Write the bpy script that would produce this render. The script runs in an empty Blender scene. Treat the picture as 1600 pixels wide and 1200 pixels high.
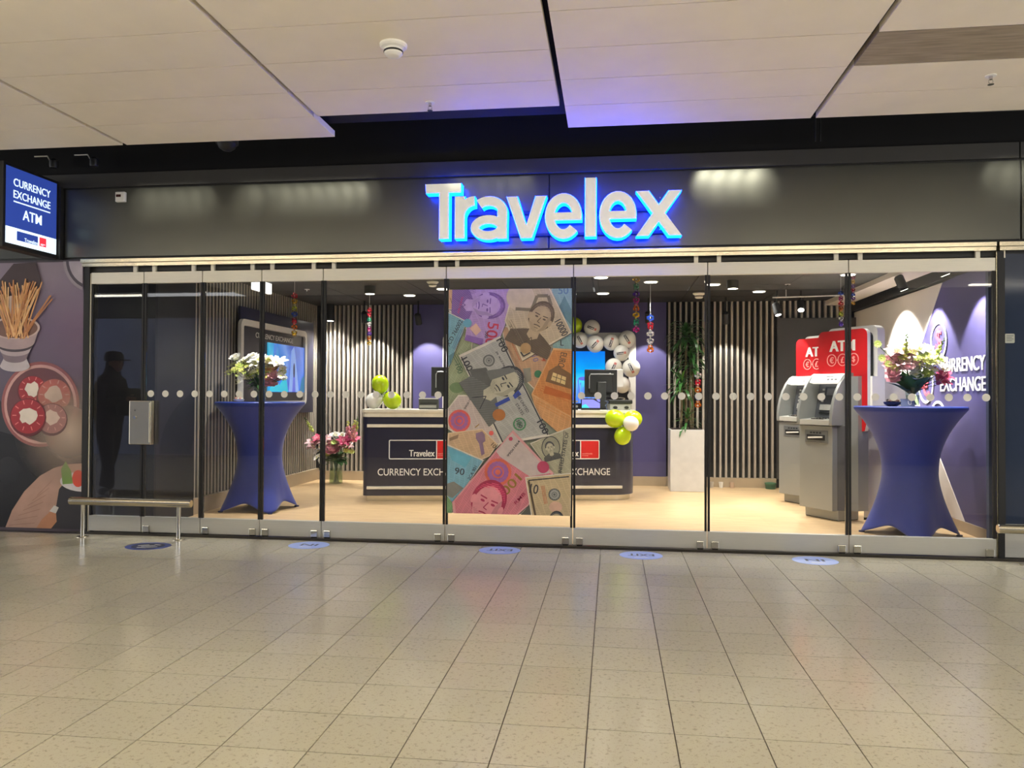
import bpy, bmesh, math, random
from mathutils import Vector, Matrix
random.seed(7)
SC = bpy.context.scene
COL = SC.collection
PI = math.pi
R = math.radians

# ------------------------------------------------------------------ camera, world, exposure
CAM_Z, CAM_D, FPX = 1.38, 7.105, 1214.8
YAW, PITCH, ROLL = R(-7.348), R(0.78), R(0.265)
_f = Vector((math.sin(YAW)*math.cos(PITCH), math.cos(YAW)*math.cos(PITCH), math.sin(PITCH)))
_r0 = Vector((math.cos(YAW), -math.sin(YAW), 0)); _u0 = _r0.cross(_f)
_r = _r0*math.cos(ROLL)+_u0*math.sin(ROLL); _u = _u0*math.cos(ROLL)-_r0*math.sin(ROLL)
cam = bpy.data.cameras.new('camera'); cam_o = bpy.data.objects.new('camera', cam); COL.objects.link(cam_o)
cam.sensor_fit = 'HORIZONTAL'; cam.sensor_width = 36.0; cam.lens = 36.0*FPX/1600; cam.clip_end = 100; cam.clip_start = 0.05
cam_o.matrix_world = Matrix(((_r.x, _u.x, -_f.x, 0), (_r.y, _u.y, -_f.y, -CAM_D), (_r.z, _u.z, -_f.z, CAM_Z), (0, 0, 0, 1)))
SC.camera = cam_o

world = bpy.data.worlds.new('world'); SC.world = world; world.use_nodes = True
WB = world.node_tree.nodes['Background']; WB.inputs[0].default_value = (0.97, 0.97, 1.0, 1); WB.inputs[1].default_value = 3.15

vs = SC.view_settings
vs.view_transform = 'Standard'; vs.look = 'None'; vs.exposure = 0.0; vs.gamma = 1.0; vs.use_curve_mapping = False

LUM_STRENGTH = 12.5
UPLIGHT = 42.0             # upward glow added on the nearest lamp row to brighten the ceiling       # linear luminaires of the concourse ceiling
DOWN_W = 130.0             # each shop downlight
WASH_W = 150.0             # each wall washing spot
FASCIA_W = 40.0           # each unseen spot added to brighten the fascia top

# ------------------------------------------------------------------ materials
def lin(c):
    return tuple(((v/255)/12.92 if v/255 <= .04045 else ((v/255+.055)/1.055)**2.4) for v in c)
_MC = {}
def mat(name, rgb, rough=.5, metal=0., var=.06, scale=8., spec=.5, emit=0., bump=0., coat=0., aniso=None, sheen=0., sub=0.):
    """Principled material with a low noise variation of its colour."""
    if name in _MC: return _MC[name]
    m = bpy.data.materials.new(name); m.use_nodes = True; nt = m.node_tree; N = nt.nodes; L = nt.links
    b = N['Principled BSDF']; c = lin(rgb)
    tc = N.new('ShaderNodeTexCoord'); nz = N.new('ShaderNodeTexNoise'); nz.inputs['Scale'].default_value = scale; nz.inputs['Detail'].default_value = 3
    if aniso:
        mp = N.new('ShaderNodeMapping'); mp.inputs['Scale'].default_value = aniso; L.new(tc.outputs['Object'], mp.inputs[0]); L.new(mp.outputs[0], nz.inputs['Vector'])
    else: L.new(tc.outputs['Object'], nz.inputs['Vector'])
    cr = N.new('ShaderNodeValToRGB'); e = cr.color_ramp.elements
    e[0].position = .3; e[1].position = .7
    e[0].color = tuple(min(1, v*(1-var)) for v in c)+(1,); e[1].color = tuple(min(1, v*(1+var)) for v in c)+(1,)
    L.new(nz.outputs['Fac'], cr.inputs[0]); L.new(cr.outputs[0], b.inputs['Base Color'])
    b.inputs['Roughness'].default_value = rough; b.inputs['Metallic'].default_value = metal; b.inputs['Specular IOR Level'].default_value = spec
    b.inputs['Coat Weight'].default_value = coat; b.inputs['Coat Roughness'].default_value = .08
    if sheen: b.inputs['Sheen Weight'].default_value = sheen
    if sub: b.inputs['Subsurface Weight'].default_value = sub; b.inputs['Subsurface Radius'].default_value = (.05, .05, .05)
    if emit:
        L.new(cr.outputs[0], b.inputs['Emission Color']); b.inputs['Emission Strength'].default_value = emit
    if bump:
        bp = N.new('ShaderNodeBump'); bp.inputs['Strength'].default_value = bump; bp.inputs['Distance'].default_value = .002
        L.new(nz.outputs['Fac'], bp.inputs['Height']); L.new(bp.outputs[0], b.inputs['Normal'])
    _MC[name] = m; return m

def mat_glass(name, tint=(1, 1, 1), f0=.045, rough=0.0, gl=(1, 1, 1)):
    if name in _MC: return _MC[name]
    m = bpy.data.materials.new(name); m.use_nodes = True; nt = m.node_tree; N = nt.nodes; L = nt.links
    N.remove(N['Principled BSDF']); out = N['Material Output']
    tr = N.new('ShaderNodeBsdfTransparent'); tr.inputs[0].default_value = tint+(1,)
    g = N.new('ShaderNodeBsdfGlossy'); g.inputs['Roughness'].default_value = rough; g.inputs['Color'].default_value = gl+(1,)
    lw = N.new('ShaderNodeLayerWeight'); pw = N.new('ShaderNodeMath'); pw.operation = 'POWER'; pw.inputs[1].default_value = 5
    ma = N.new('ShaderNodeMath'); ma.operation = 'MULTIPLY_ADD'; ma.inputs[1].default_value = 1-f0; ma.inputs[2].default_value = f0
    L.new(lw.outputs['Facing'], pw.inputs[0]); L.new(pw.outputs[0], ma.inputs[0])
    mx = N.new('ShaderNodeMixShader'); L.new(ma.outputs[0], mx.inputs[0]); L.new(tr.outputs[0], mx.inputs[1]); L.new(g.outputs[0], mx.inputs[2])
    L.new(mx.outputs[0], out.inputs[0]); _MC[name] = m; return m

def mat_speckle(name, base, dark, rough):
    """Terrazzo-like floor tile: fine specks and a slight tone of its own for each tile."""
    m = bpy.data.materials.new(name); m.use_nodes = True; nt = m.node_tree; N = nt.nodes; L = nt.links; b = N['Principled BSDF']
    geo = N.new('ShaderNodeNewGeometry')
    v = N.new('ShaderNodeTexVoronoi'); v.inputs['Scale'].default_value = 95; L.new(geo.outputs['Position'], v.inputs['Vector'])
    n = N.new('ShaderNodeTexNoise'); n.inputs['Scale'].default_value = 48; n.inputs['Detail'].default_value = 4; L.new(geo.outputs['Position'], n.inputs['Vector'])
    r1 = N.new('ShaderNodeValToRGB'); r1.color_ramp.elements[0].position = .33; r1.color_ramp.elements[1].position = .43
    r1.color_ramp.elements[0].color = tuple(.72*x for x in lin(base))+(1,); r1.color_ramp.elements[1].color = lin(base)+(1,)
    L.new(n.outputs['Fac'], r1.inputs[0])
    r2 = N.new('ShaderNodeValToRGB'); r2.color_ramp.elements[0].position = .12; r2.color_ramp.elements[1].position = .22
    r2.color_ramp.elements[0].color = (.45, .42, .38, 1); r2.color_ramp.elements[1].color = (1, 1, 1, 1)
    L.new(v.outputs['Distance'], r2.inputs[0])
    mx = N.new('ShaderNodeMix'); mx.data_type = 'RGBA'; mx.blend_type = 'MULTIPLY'; mx.inputs[0].default_value = .55
    L.new(r1.outputs[0], mx.inputs[6]); L.new(r2.outputs[0], mx.inputs[7])
    oi = N.new('ShaderNodeObjectInfo'); mr = N.new('ShaderNodeMapRange'); mr.inputs[3].default_value = .965; mr.inputs[4].default_value = 1.03
    L.new(oi.outputs['Random'], mr.inputs[0])
    m2 = N.new('ShaderNodeMix'); m2.data_type = 'RGBA'; m2.blend_type = 'MULTIPLY'; m2.inputs[0].default_value = 1
    L.new(mx.outputs[2], m2.inputs[6]); L.new(mr.outputs[0], m2.inputs[7]); L.new(m2.outputs[2], b.inputs['Base Color'])
    b.inputs['Roughness'].default_value = rough; b.inputs['Specular IOR Level'].default_value = .5
    return m

def mat_wood(name, c1, c2, rough, scale=(1.2, 14, 1)):
    m = bpy.data.materials.new(name); m.use_nodes = True; nt = m.node_tree; N = nt.nodes; L = nt.links; b = N['Principled BSDF']
    geo = N.new('ShaderNodeNewGeometry'); mp = N.new('ShaderNodeMapping'); mp.inputs['Scale'].default_value = scale; mp.inputs['Rotation'].default_value = (0, 0, .5)
    L.new(geo.outputs['Position'], mp.inputs[0])
    n = N.new('ShaderNodeTexNoise'); n.inputs['Scale'].default_value = 2.2; n.inputs['Detail'].default_value = 6; n.inputs['Distortion'].default_value = .6
    L.new(mp.outputs[0], n.inputs['Vector'])
    cr = N.new('ShaderNodeValToRGB'); cr.color_ramp.elements[0].position = .35; cr.color_ramp.elements[1].position = .65
    cr.color_ramp.elements[0].color = lin(c1)+(1,); cr.color_ramp.elements[1].color = lin(c2)+(1,)
    L.new(n.outputs['Fac'], cr.inputs[0]); L.new(cr.outputs[0], b.inputs['Base Color']); b.inputs['Roughness'].default_value = rough
    return m

def mat_grad(name, stops, axis, lo, hi, rough=.5, emit=0., noise=.0, nscale=4.):
    """Printed or shown colour gradient along a world axis (0 x, 1 y, 2 z), broken up with noise."""
    m = bpy.data.materials.new(name); m.use_nodes = True; nt = m.node_tree; N = nt.nodes; L = nt.links; b = N['Principled BSDF']
    geo = N.new('ShaderNodeNewGeometry'); sp = N.new('ShaderNodeSeparateXYZ'); L.new(geo.outputs['Position'], sp.inputs[0])
    mr = N.new('ShaderNodeMapRange'); mr.inputs[1].default_value = lo; mr.inputs[2].default_value = hi; L.new(sp.outputs[axis], mr.inputs[0])
    n = N.new('ShaderNodeTexNoise'); n.inputs['Scale'].default_value = nscale; n.inputs['Detail'].default_value = 4; L.new(geo.outputs['Position'], n.inputs['Vector'])
    ma = N.new('ShaderNodeMath'); ma.operation = 'MULTIPLY_ADD'; ma.inputs[1].default_value = noise; L.new(n.outputs['Fac'], ma.inputs[0]); L.new(mr.outputs[0], ma.inputs[2])
    sb = N.new('ShaderNodeMath'); sb.operation = 'SUBTRACT'; sb.inputs[1].default_value = noise*.5; L.new(ma.outputs[0], sb.inputs[0])
    cr = N.new('ShaderNodeValToRGB'); el = cr.color_ramp.elements
    while len(el) < len(stops): el.new(.5)
    for e, (p, c) in zip(el, stops): e.position = p; e.color = lin(c)+(1,)
    L.new(sb.outputs[0], cr.inputs[0]); L.new(cr.outputs[0], b.inputs['Base Color']); b.inputs['Roughness'].default_value = rough
    if emit:
        L.new(cr.outputs[0], b.inputs['Emission Color']); b.inputs['Emission Strength'].default_value = emit
    return m

def mat_haze(name, rgb, c, r, power=1.5, amount=.9):
    """Soft-edged printed tint on the flat mural: opaque at (x, z) = c, clear from radius r on."""
    m = bpy.data.materials.new(name); m.use_nodes = True; nt = m.node_tree; N = nt.nodes; L = nt.links; b = N['Principled BSDF']
    b.inputs['Base Color'].default_value = lin(rgb)+(1,); b.inputs['Roughness'].default_value = .5
    geo = N.new('ShaderNodeNewGeometry'); mp = N.new('ShaderNodeVectorMath'); mp.operation = 'SUBTRACT'; mp.inputs[1].default_value = (c[0], 0, c[1]); L.new(geo.outputs['Position'], mp.inputs[0])
    ln = N.new('ShaderNodeVectorMath'); ln.operation = 'LENGTH'; L.new(mp.outputs[0], ln.inputs[0])
    mr = N.new('ShaderNodeMapRange'); mr.inputs[1].default_value = 0; mr.inputs[2].default_value = r; mr.inputs[3].default_value = 1; mr.inputs[4].default_value = 0; L.new(ln.outputs['Value'], mr.inputs[0])
    pw = N.new('ShaderNodeMath'); pw.operation = 'POWER'; pw.inputs[1].default_value = power; L.new(mr.outputs[0], pw.inputs[0])
    ml = N.new('ShaderNodeMath'); ml.operation = 'MULTIPLY'; ml.inputs[1].default_value = amount; L.new(pw.outputs[0], ml.inputs[0]); L.new(ml.outputs[0], b.inputs['Alpha'])
    return m

def mat_emit(name, rgb, strength):
    return mat(name, rgb, rough=.4, var=.01, emit=strength)

# ------------------------------------------------------------------ object helpers
WM = {}                                   # world matrix of every object that has a transform of its own
def wmat(o):
    return WM.get(o.name, Matrix()) if o else Matrix()
def tag(o, label=None, cat=None, group=None, kind=None):
    if label: o['label'] = label
    if cat: o['category'] = cat
    if group: o['group'] = group
    if kind: o['kind'] = kind
    return o
def link(name, me, parent=None, M=None):
    o = bpy.data.objects.new(name, me); COL.objects.link(o)
    if parent: o.parent = parent
    if M is not None: o.matrix_basis = M
    WM[o.name] = wmat(parent) @ (M if M is not None else Matrix())
    return o
def thing(name, label, cat, loc=(0, 0, 0), rz=0., group=None):
    o = link(name, None, None, Matrix.Translation(Vector(loc)) @ Matrix.Rotation(rz, 4, 'Z'))
    o.empty_display_size = .1
    return tag(o, label, cat, group)

class MB:
    """Collects shapes; build() links them as ONE mesh object."""
    def __init__(s): s.v = []; s.f = []; s.m = []; s.mi = 0
    def add(s, vs, fs):
        k = len(s.v); s.v += [Vector(p) for p in vs]; s.f += [tuple(i+k for i in f) for f in fs]; s.m += [s.mi]*len(fs); return s
    def box(s, x0, x1, y0, y1, z0, z1):
        return s.add([(x0, y0, z0), (x1, y0, z0), (x1, y1, z0), (x0, y1, z0), (x0, y0, z1), (x1, y0, z1), (x1, y1, z1), (x0, y1, z1)],
                     [(0, 3, 2, 1), (4, 5, 6, 7), (0, 1, 5, 4), (1, 2, 6, 5), (2, 3, 7, 6), (3, 0, 4, 7)])
    def prism(s, poly, z0, z1, fn=None):
        """Extrudes a 2D outline (counter-clockwise) from z0 to z1; fn maps (a, b, h) to a point."""
        fn = fn or (lambda a, b, h: (a, b, h)); n = len(poly)
        return s.add([fn(a, b, z0) for a, b in poly]+[fn(a, b, z1) for a, b in poly],
                     [tuple(range(n))[::-1], tuple(range(n, 2*n))]+[(i, (i+1) % n, n+(i+1) % n, n+i) for i in range(n)])
    def lathe(s, prof, c=(0, 0, 0), n=24, sq=(1, 1), caps=True):
        c = Vector(c); vs = []; fs = []
        for r, z in prof:
            for i in range(n):
                a = 2*PI*i/n; vs.append(c+Vector((r*math.cos(a)*sq[0], r*math.sin(a)*sq[1], z)))
        for j in range(len(prof)-1):
            for i in range(n):
                k = (i+1) % n; fs.append((j*n+i, j*n+k, (j+1)*n+k, (j+1)*n+i))
        if caps: fs += [tuple(range(n))[::-1], tuple(range((len(prof)-1)*n, len(prof)*n))]
        return s.add(vs, fs)
    def tube(s, pts, r, n=8, caps=True):
        pts = [Vector(p) for p in pts]; rs = r if isinstance(r, (list, tuple)) else [r]*len(pts); vs = []; fs = []
        t0 = (pts[1]-pts[0]).normalized(); a = t0.orthogonal().normalized()
        for i, p in enumerate(pts):
            t = ((pts[min(i+1, len(pts)-1)]-pts[max(i-1, 0)])).normalized()
            a = (a-t*a.dot(t)).normalized(); b = t.cross(a)
            for k in range(n): vs.append(p+(a*math.cos(2*PI*k/n)+b*math.sin(2*PI*k/n))*rs[i])
        for j in range(len(pts)-1):
            for k in range(n): fs.append((j*n+k, j*n+(k+1) % n, (j+1)*n+(k+1) % n, (j+1)*n+k))
        if caps: fs += [tuple(range(n))[::-1], tuple(range((len(pts)-1)*n, len(pts)*n))]
        return s.add(vs, fs)
    def ball(s, c, r, n=16, m=10, sc=(1, 1, 1)):
        prof = [(max(1e-4, r*math.sin(PI*j/m)), -r*math.cos(PI*j/m)) for j in range(m+1)]
        k = len(s.v); s.lathe(prof, (0, 0, 0), n, caps=False); c = Vector(c)
        for i in range(k, len(s.v)): v = s.v[i]; s.v[i] = Vector((v.x*sc[0], v.y*sc[1], v.z*sc[2]))+c
        return s
    def xf(s, M):
        s.v = [M @ v for v in s.v]; return s
    def mesh(s, name, mats, smooth=False):
        me = bpy.data.meshes.new(name); me.from_pydata([tuple(v) for v in s.v], [], s.f)
        for m in (mats if isinstance(mats, (list, tuple)) else [mats]): me.materials.append(m)
        me.polygons.foreach_set('material_index', s.m)
        me.update()
        if smooth:
            me.shade_smooth(); me.set_sharp_from_angle(angle=R(38))
        return me
    def build(s, name, mats, parent=None, local=False, smooth=False, bevel=0., seg=2):
        if parent and not local:
            I = wmat(parent).inverted(); s.v = [I @ v for v in s.v]
        o = link(name, s.mesh(name, mats, smooth), parent)
        if bevel:
            md = o.modifiers.new('bevel', 'BEVEL'); md.width = bevel; md.segments = seg; md.limit_method = 'ANGLE'; md.angle_limit = R(40)
        return o

def inst(name, me, parent, M, world=True):
    if world and parent: M = wmat(parent).inverted() @ M
    return link(name, me, parent, M)
def frame(o, x, y, z=None):
    """4x4 with the given axes."""
    x = Vector(x).normalized(); y = Vector(y).normalized(); z = x.cross(y) if z is None else Vector(z)
    return Matrix(((x.x, y.x, z.x, o[0]), (x.y, y.y, z.y, o[1]), (x.z, y.z, z.z, o[2]), (0, 0, 0, 1)))

def rrect(x0, x1, z0, z1, r, n=5, corners=(1, 1, 1, 1)):
    """Rounded rectangle, counter-clockwise from bottom left; corners = bl, br, tr, tl."""
    out = []
    for (cx, cz, a0, px, pz), on in zip(((x0+r, z0+r, PI, x0, z0), (x1-r, z0+r, 1.5*PI, x1, z0), (x1-r, z1-r, 0, x1, z1), (x0+r, z1-r, .5*PI, x0, z1)), corners):
        if on and r > 0: out += [(cx+r*math.cos(a0+PI/2*i/n), cz+r*math.sin(a0+PI/2*i/n)) for i in range(n+1)]
        else: out.append((px, pz))
    return out
def circ(cx, cz, r, n=24, rz=None, a0=0):
    rz = r if rz is None else rz
    return [(cx+r*math.cos(a0+2*PI*i/n), cz+rz*math.sin(a0+2*PI*i/n)) for i in range(n)]
def ring_mb(mb, outer, inner, h0, h1, fn):
    """Band between two outlines of equal length, extruded h0..h1."""
    n = len(outer); vs = []
    for P, h in ((outer, h0), (inner, h0), (outer, h1), (inner, h1)): vs += [fn(a, b, h) for a, b in P]
    fs = []
    for i in range(n):
        k = (i+1) % n
        fs += [(i, k, n+k, n+i), (2*n+i, 3*n+i, 3*n+k, 2*n+k), (i, 2*n+i, 2*n+k, k), (n+i, n+k, 3*n+k, 3*n+i)]
    return mb.add(vs, fs)

_TXT = {}
def text_geo(body, bold=0., ext=0.):
    """Vertices and faces of a text in the built-in font, normalised to its own bounding box."""
    key = (body, bold, ext)
    if key in _TXT: return _TXT[key]
    cu = bpy.data.curves.new('t', 'FONT'); cu.body = body; cu.offset = bold; cu.extrude = ext; cu.resolution_u = 4; cu.fill_mode = 'BOTH'
    o = bpy.data.objects.new('t', cu); COL.objects.link(o)
    dg = bpy.context.evaluated_depsgraph_get(); dg.update()
    me = bpy.data.meshes.new_from_object(o.evaluated_get(dg))
    vs = [v.co.copy() for v in me.vertices]; fs = [tuple(p.vertices) for p in me.polygons]
    bpy.data.objects.remove(o); bpy.data.curves.remove(cu); bpy.data.meshes.remove(me)
    _TXT[key] = (vs, fs); return vs, fs
def text(mb, body, M, x0=None, x1=None, z0=0., z1=.1, cx=None, bold=.012, depth=.004, full=False):
    """Adds lettering to mb. Local frame of M: x along the line, y up, z out of the surface. The glyph box fills z0..z1 and x0..x1 (or is centred on cx, or runs to x1).
    Weight comes from shifted copies of the outline, so counters stay open."""
    vs, fs = text_geo(body, .004, .5)
    ax0 = min(v.x for v in vs); ax1 = max(v.x for v in vs); ay0 = min(v.y for v in vs); ay1 = max(v.y for v in vs)
    ky = (z1-z0)/(ay1-ay0)
    if x0 is not None and x1 is not None: kx = (x1-x0)/(ax1-ax0)
    else:
        kx = ky; w = kx*(ax1-ax0)
        if cx is not None: x0 = cx-w/2
        elif x0 is None: x0 = x1-w
    sh = bold*(z1-z0)*1.1
    for q, dp in (((-sh, depth), (sh, depth-.0007)) if bold > .008 else ((0, depth),)):
        mb.add([M @ Vector((x0+(v.x-ax0)*kx+q, z0+(v.y-ay0)*ky, (v.z+.5)*dp)) for v in vs], fs)
    return mb

class Flat:
    """Flat print: polygons in a 2D frame of a real surface, each layer a hair in front of the last, one mesh."""
    def __init__(s, M, clip=None, step=.0006): s.M = M; s.clip = clip; s.step = step; s.k = 0; s.mb = MB(); s.mats = []
    def poly(s, pts, m):
        if s.clip: pts = clip_rect(pts, *s.clip)
        if len(pts) < 3: return s
        if m not in s.mats: s.mats.append(m)
        s.k += 1; s.mb.mi = s.mats.index(m)
        a = sum(pts[i][0]*pts[(i+1) % len(pts)][1]-pts[(i+1) % len(pts)][0]*pts[i][1] for i in range(len(pts)))
        if a < 0: pts = pts[::-1]
        s.mb.add([s.M @ Vector((x, y, s.k*s.step)) for x, y in pts], [tuple(range(len(pts)))]); return s
    def line(s, pts, w, m):
        for (x0, y0), (x1, y1) in zip(pts, pts[1:]):
            d = math.hypot(x1-x0, y1-y0) or 1; nx, ny = -(y1-y0)/d*w/2, (x1-x0)/d*w/2
            s.poly([(x0+nx, y0+ny), (x0-nx, y0-ny), (x1-nx, y1-ny), (x1+nx, y1+ny)], m); s.k -= 1
        s.k += 1; return s
    def text(s, body, cx, cy, h, ang, m, bold=.01, w=None):
        vs, fs = text_geo(body, .004, 0.)
        ax0 = min(v.x for v in vs); ax1 = max(v.x for v in vs); ay0 = min(v.y for v in vs); ay1 = max(v.y for v in vs)
        k = h/(ay1-ay0); kx = k if w is None else w/(ax1-ax0); ca, sa = math.cos(ang), math.sin(ang)
        if m not in s.mats: s.mats.append(m)
        s.k += 1; s.mb.mi = s.mats.index(m)
        for q in ((-bold*h*1.1, bold*h*1.1) if bold > .008 else (0,)):
            out = []
            for v in vs:
                x = (v.x-(ax0+ax1)/2)*kx+q; y = (v.y-(ay0+ay1)/2)*k
                X, Y = cx+x*ca-y*sa, cy+x*sa+y*ca
                if s.clip: X = min(max(X, s.clip[0]), s.clip[1]); Y = min(max(Y, s.clip[2]), s.clip[3])
                out.append(s.M @ Vector((X, Y, (s.k+(.6 if q > 0 else 0))*s.step)))
            s.mb.add(out, fs)
        return s
    def build(s, name, parent): return s.mb.build(name, s.mats, parent)
def clip_rect(p, x0, x1, y0, y1):
    for ax, v, sg in ((0, x0, 1), (0, x1, -1), (1, y0, 1), (1, y1, -1)):
        out = []
        for i in range(len(p)):
            a, b = p[i-1], p[i]; da, db = (a[ax]-v)*sg, (b[ax]-v)*sg
            if (da >= 0) != (db >= 0):
                t = da/(da-db); out.append((a[0]+(b[0]-a[0])*t, a[1]+(b[1]-a[1])*t))
            if db >= 0: out.append(b)
        p = out
        if not p: return []
    return p

def spot(name, loc, target, watts, angle, blend=.3, color=(1, .93, .82), r=.04, parent=None):
    l = bpy.data.lights.new(name, 'SPOT'); l.energy = watts; l.spot_size = R(angle); l.spot_blend = blend; l.color = color; l.shadow_soft_size = r
    o = bpy.data.objects.new(name, l); COL.objects.link(o)
    d = (Vector(target)-Vector(loc)).normalized(); o.matrix_world = Matrix.Translation(Vector(loc)) @ d.to_track_quat('-Z', 'Y').to_matrix().to_4x4()
    return o
def px_of(x, y, z):
    d = Vector((x, y+CAM_D, z-CAM_Z)); w = d.dot(_f)
    return (800+FPX*d.dot(_r)/w, 600-FPX*d.dot(_u)/w) if w > .1 else (-9e9, 9e9)

# ------------------------------------------------------------------ palette
M_TILE = mat_speckle('floor tile', (180, 175, 154), (120, 110, 95), .165)
M_GROUT = mat('tile grout', (84, 74, 60), .8)
M_PANEL = mat('ceiling panel', (238, 229, 210), .55, var=.03, scale=3)
M_PANEL_BARE = mat('bare ceiling panel', (150, 138, 120), .8, var=.22, scale=4, aniso=(1, 9, 1))
M_BLACK = mat('black void', (9, 9, 10), .9)
M_DARK = mat('dark metal', (28, 28, 27), .5)
M_BLACKMETAL = mat('black rubber seal', (14, 14, 14), .6)
M_FASCIA = mat('fascia anthracite', (84, 85, 81), .30, metal=.7, var=.03, scale=2)
M_STRIP = mat('fascia upper strip', (50, 49, 47), .65, metal=.0, var=.04)
M_STEEL = mat('brushed steel', (196, 188, 168), .26, metal=1., var=.05, aniso=(1, 40, 40))
M_ALU = mat('satin aluminium', (226, 222, 208), .42, metal=.15, var=.03, aniso=(1, 30, 30))
M_ALU_LOW = mat('satin aluminium of the foot rail', (184, 184, 178), .42, metal=.2, var=.03, aniso=(1, 30, 30))
M_CHROME = mat('polished steel', (205, 203, 196), .12, metal=1., var=.02)
M_GLASS = mat_glass('clear pane', (.965, .975, .97))
M_GLASS2 = mat_glass('dark neighbour pane', (.25, .27, .33), .05)
M_DOT = mat('frosted dot', (222, 220, 210), .5, var=.02)
M_WOODFLOOR = mat_wood('light oak floor', (206, 172, 126), (228, 196, 150), .38)
M_SKIRT = mat('skirting board', (176, 158, 132), .45, var=.05)
M_SLAT = mat('taupe slat', (172, 163, 151), .5, var=.08, aniso=(20, 20, 1))
M_SLATBACK = mat('slat wall backing', (26, 24, 22), .8)
M_SHOPCEIL = mat('shop ceiling panel', (30, 28, 27), .7, var=.04)
M_PURPLE = mat('blue violet wall', (80, 75, 124), .5, var=.03)
M_CHAR = mat('charcoal wall', (58, 56, 54), .6, var=.03)
M_WHITEWALL = mat('off white wall', (238, 230, 220), .5, var=.02)
M_WHITE = mat('white lacquer', (236, 234, 228), .35, var=.02)
M_NAVY = mat('navy lacquer', (44, 44, 66), .32, var=.03)
M_WHITETXT = mat('white lettering', (240, 240, 236), .4, var=.01)
M_RED = mat('signal red', (214, 38, 36), .35, var=.03)

# ------------------------------------------------------------------ concourse floor
T, TX, TY = .35432, -2.57914, -3.85875
fl = tag(MB().box(-13, 9, -9.4, -.09, -.05, -.006).build('floor', M_GROUT), 'beige speckled tiled concourse floor in front of the shop', 'floor', kind='structure')
tile_bm = MB().box(.0025, T-.0025, .002, T-.002, -.04, 0); tile_me = tile_bm.mesh('tile', M_TILE)
rest = MB(); n_t = 0
for j in range(-15, 11):
    for i in range(-30, 34):
        x, y = TX+i*T, TY+j*T
        y1 = min(y+T, -.092)
        if x > 8.6 or x < -12.8: continue
        P = [px_of(a, b, 0) for a in (x, x+T) for b in (y, y1)]
        seen = max(p[0] for p in P) > 0 and min(p[0] for p in P) < 1600 and min(p[1] for p in P) < 1200
        if seen and n_t < 298:
            n_t += 1
            if j == 10:
                MB().box(x+.002, x+T-.002, y+.002, y1, -.04, 0).build('tile', M_TILE, fl)
            else: inst('tile', tile_me, fl, Matrix.Translation((x, y, 0)))
        else: rest.box(x+.002, x+T-.002, y+.002, y1, -.04, 0)
rest.build('outlying_tiles', M_TILE, fl)['kind'] = 'stuff'
sf = tag(MB().box(-5.3, 3.7, .06, 5.1, -.05, .0).build('floor_inside', M_WOODFLOOR), 'light oak plank floor inside the currency shop', 'floor', kind='structure')
thr = MB().box(-5.19, 3.5, -.09, .06, -.04, .012); thr.box(-13, -5.19, -.0915, .06, -.05, -.001); thr.box(3.5, 9, -.0915, .3, -.05, -.001); thr.box(-5.3, 3.5, -.085, -.07, .012, .02)
tag(thr.build('trim_1', mat('bronze threshold', (70, 66, 60), .35, metal=.7)), 'dark bronze threshold rail along the glass front', 'threshold', kind='structure')

# ------------------------------------------------------------------ concourse ceiling: wide panels in columns with dark seams
CZ = 3.55
ce = tag(MB().box(-13, 9, -9.4, -.85, CZ+.10, CZ+.14).build('ceiling', M_BLACK), 'cream metal panel ceiling with dark seams over the concourse', 'ceiling', kind='structure')
CW, CR = 1.93, .4835
def panel_mesh(m):
    b = MB(); b.box(.02, CW-.02, .004, CR-.004, 0, .05); return b.mesh('ceiling_panel', m)
pm, pmb = panel_mesh(M_PANEL), panel_mesh(M_PANEL_BARE); rest = MB()
for c in range(-4, 4):
    x = -.38+c*CW
    for k in range(0, 18):
        if c == -1 and k == 0: continue
        y = -.81-CR*(k+1)
        P = [px_of(a, b, CZ) for a in (x, x+CW) for b in (y, y+CR)]
        if -3 <= c <= 2 and k < 7:
            inst('ceiling_panel', pmb if (c == 1 and k == 2) else pm, ce, Matrix.Translation((x, y, CZ)))
        else: rest.box(x+.02, x+CW-.02, y+.004, y+CR-.004, CZ, CZ+.05)
rest.build('outlying_panels', M_PANEL, ce)['kind'] = 'stuff'
v = MB().box(-13, 9, .02, .10, 3.552, 4.7); v.box(-13, 9, -1.2, .10, 4.7, 4.75); v.box(-13, 9, -1.25, -1.2, CZ+.14, 4.75)  # black box added to block world light and keep the slot dark
tag(v.build('trim_2', M_BLACK), 'added black box keeping the slot above the shop front dark', 'ceiling slot', kind='structure')

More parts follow.
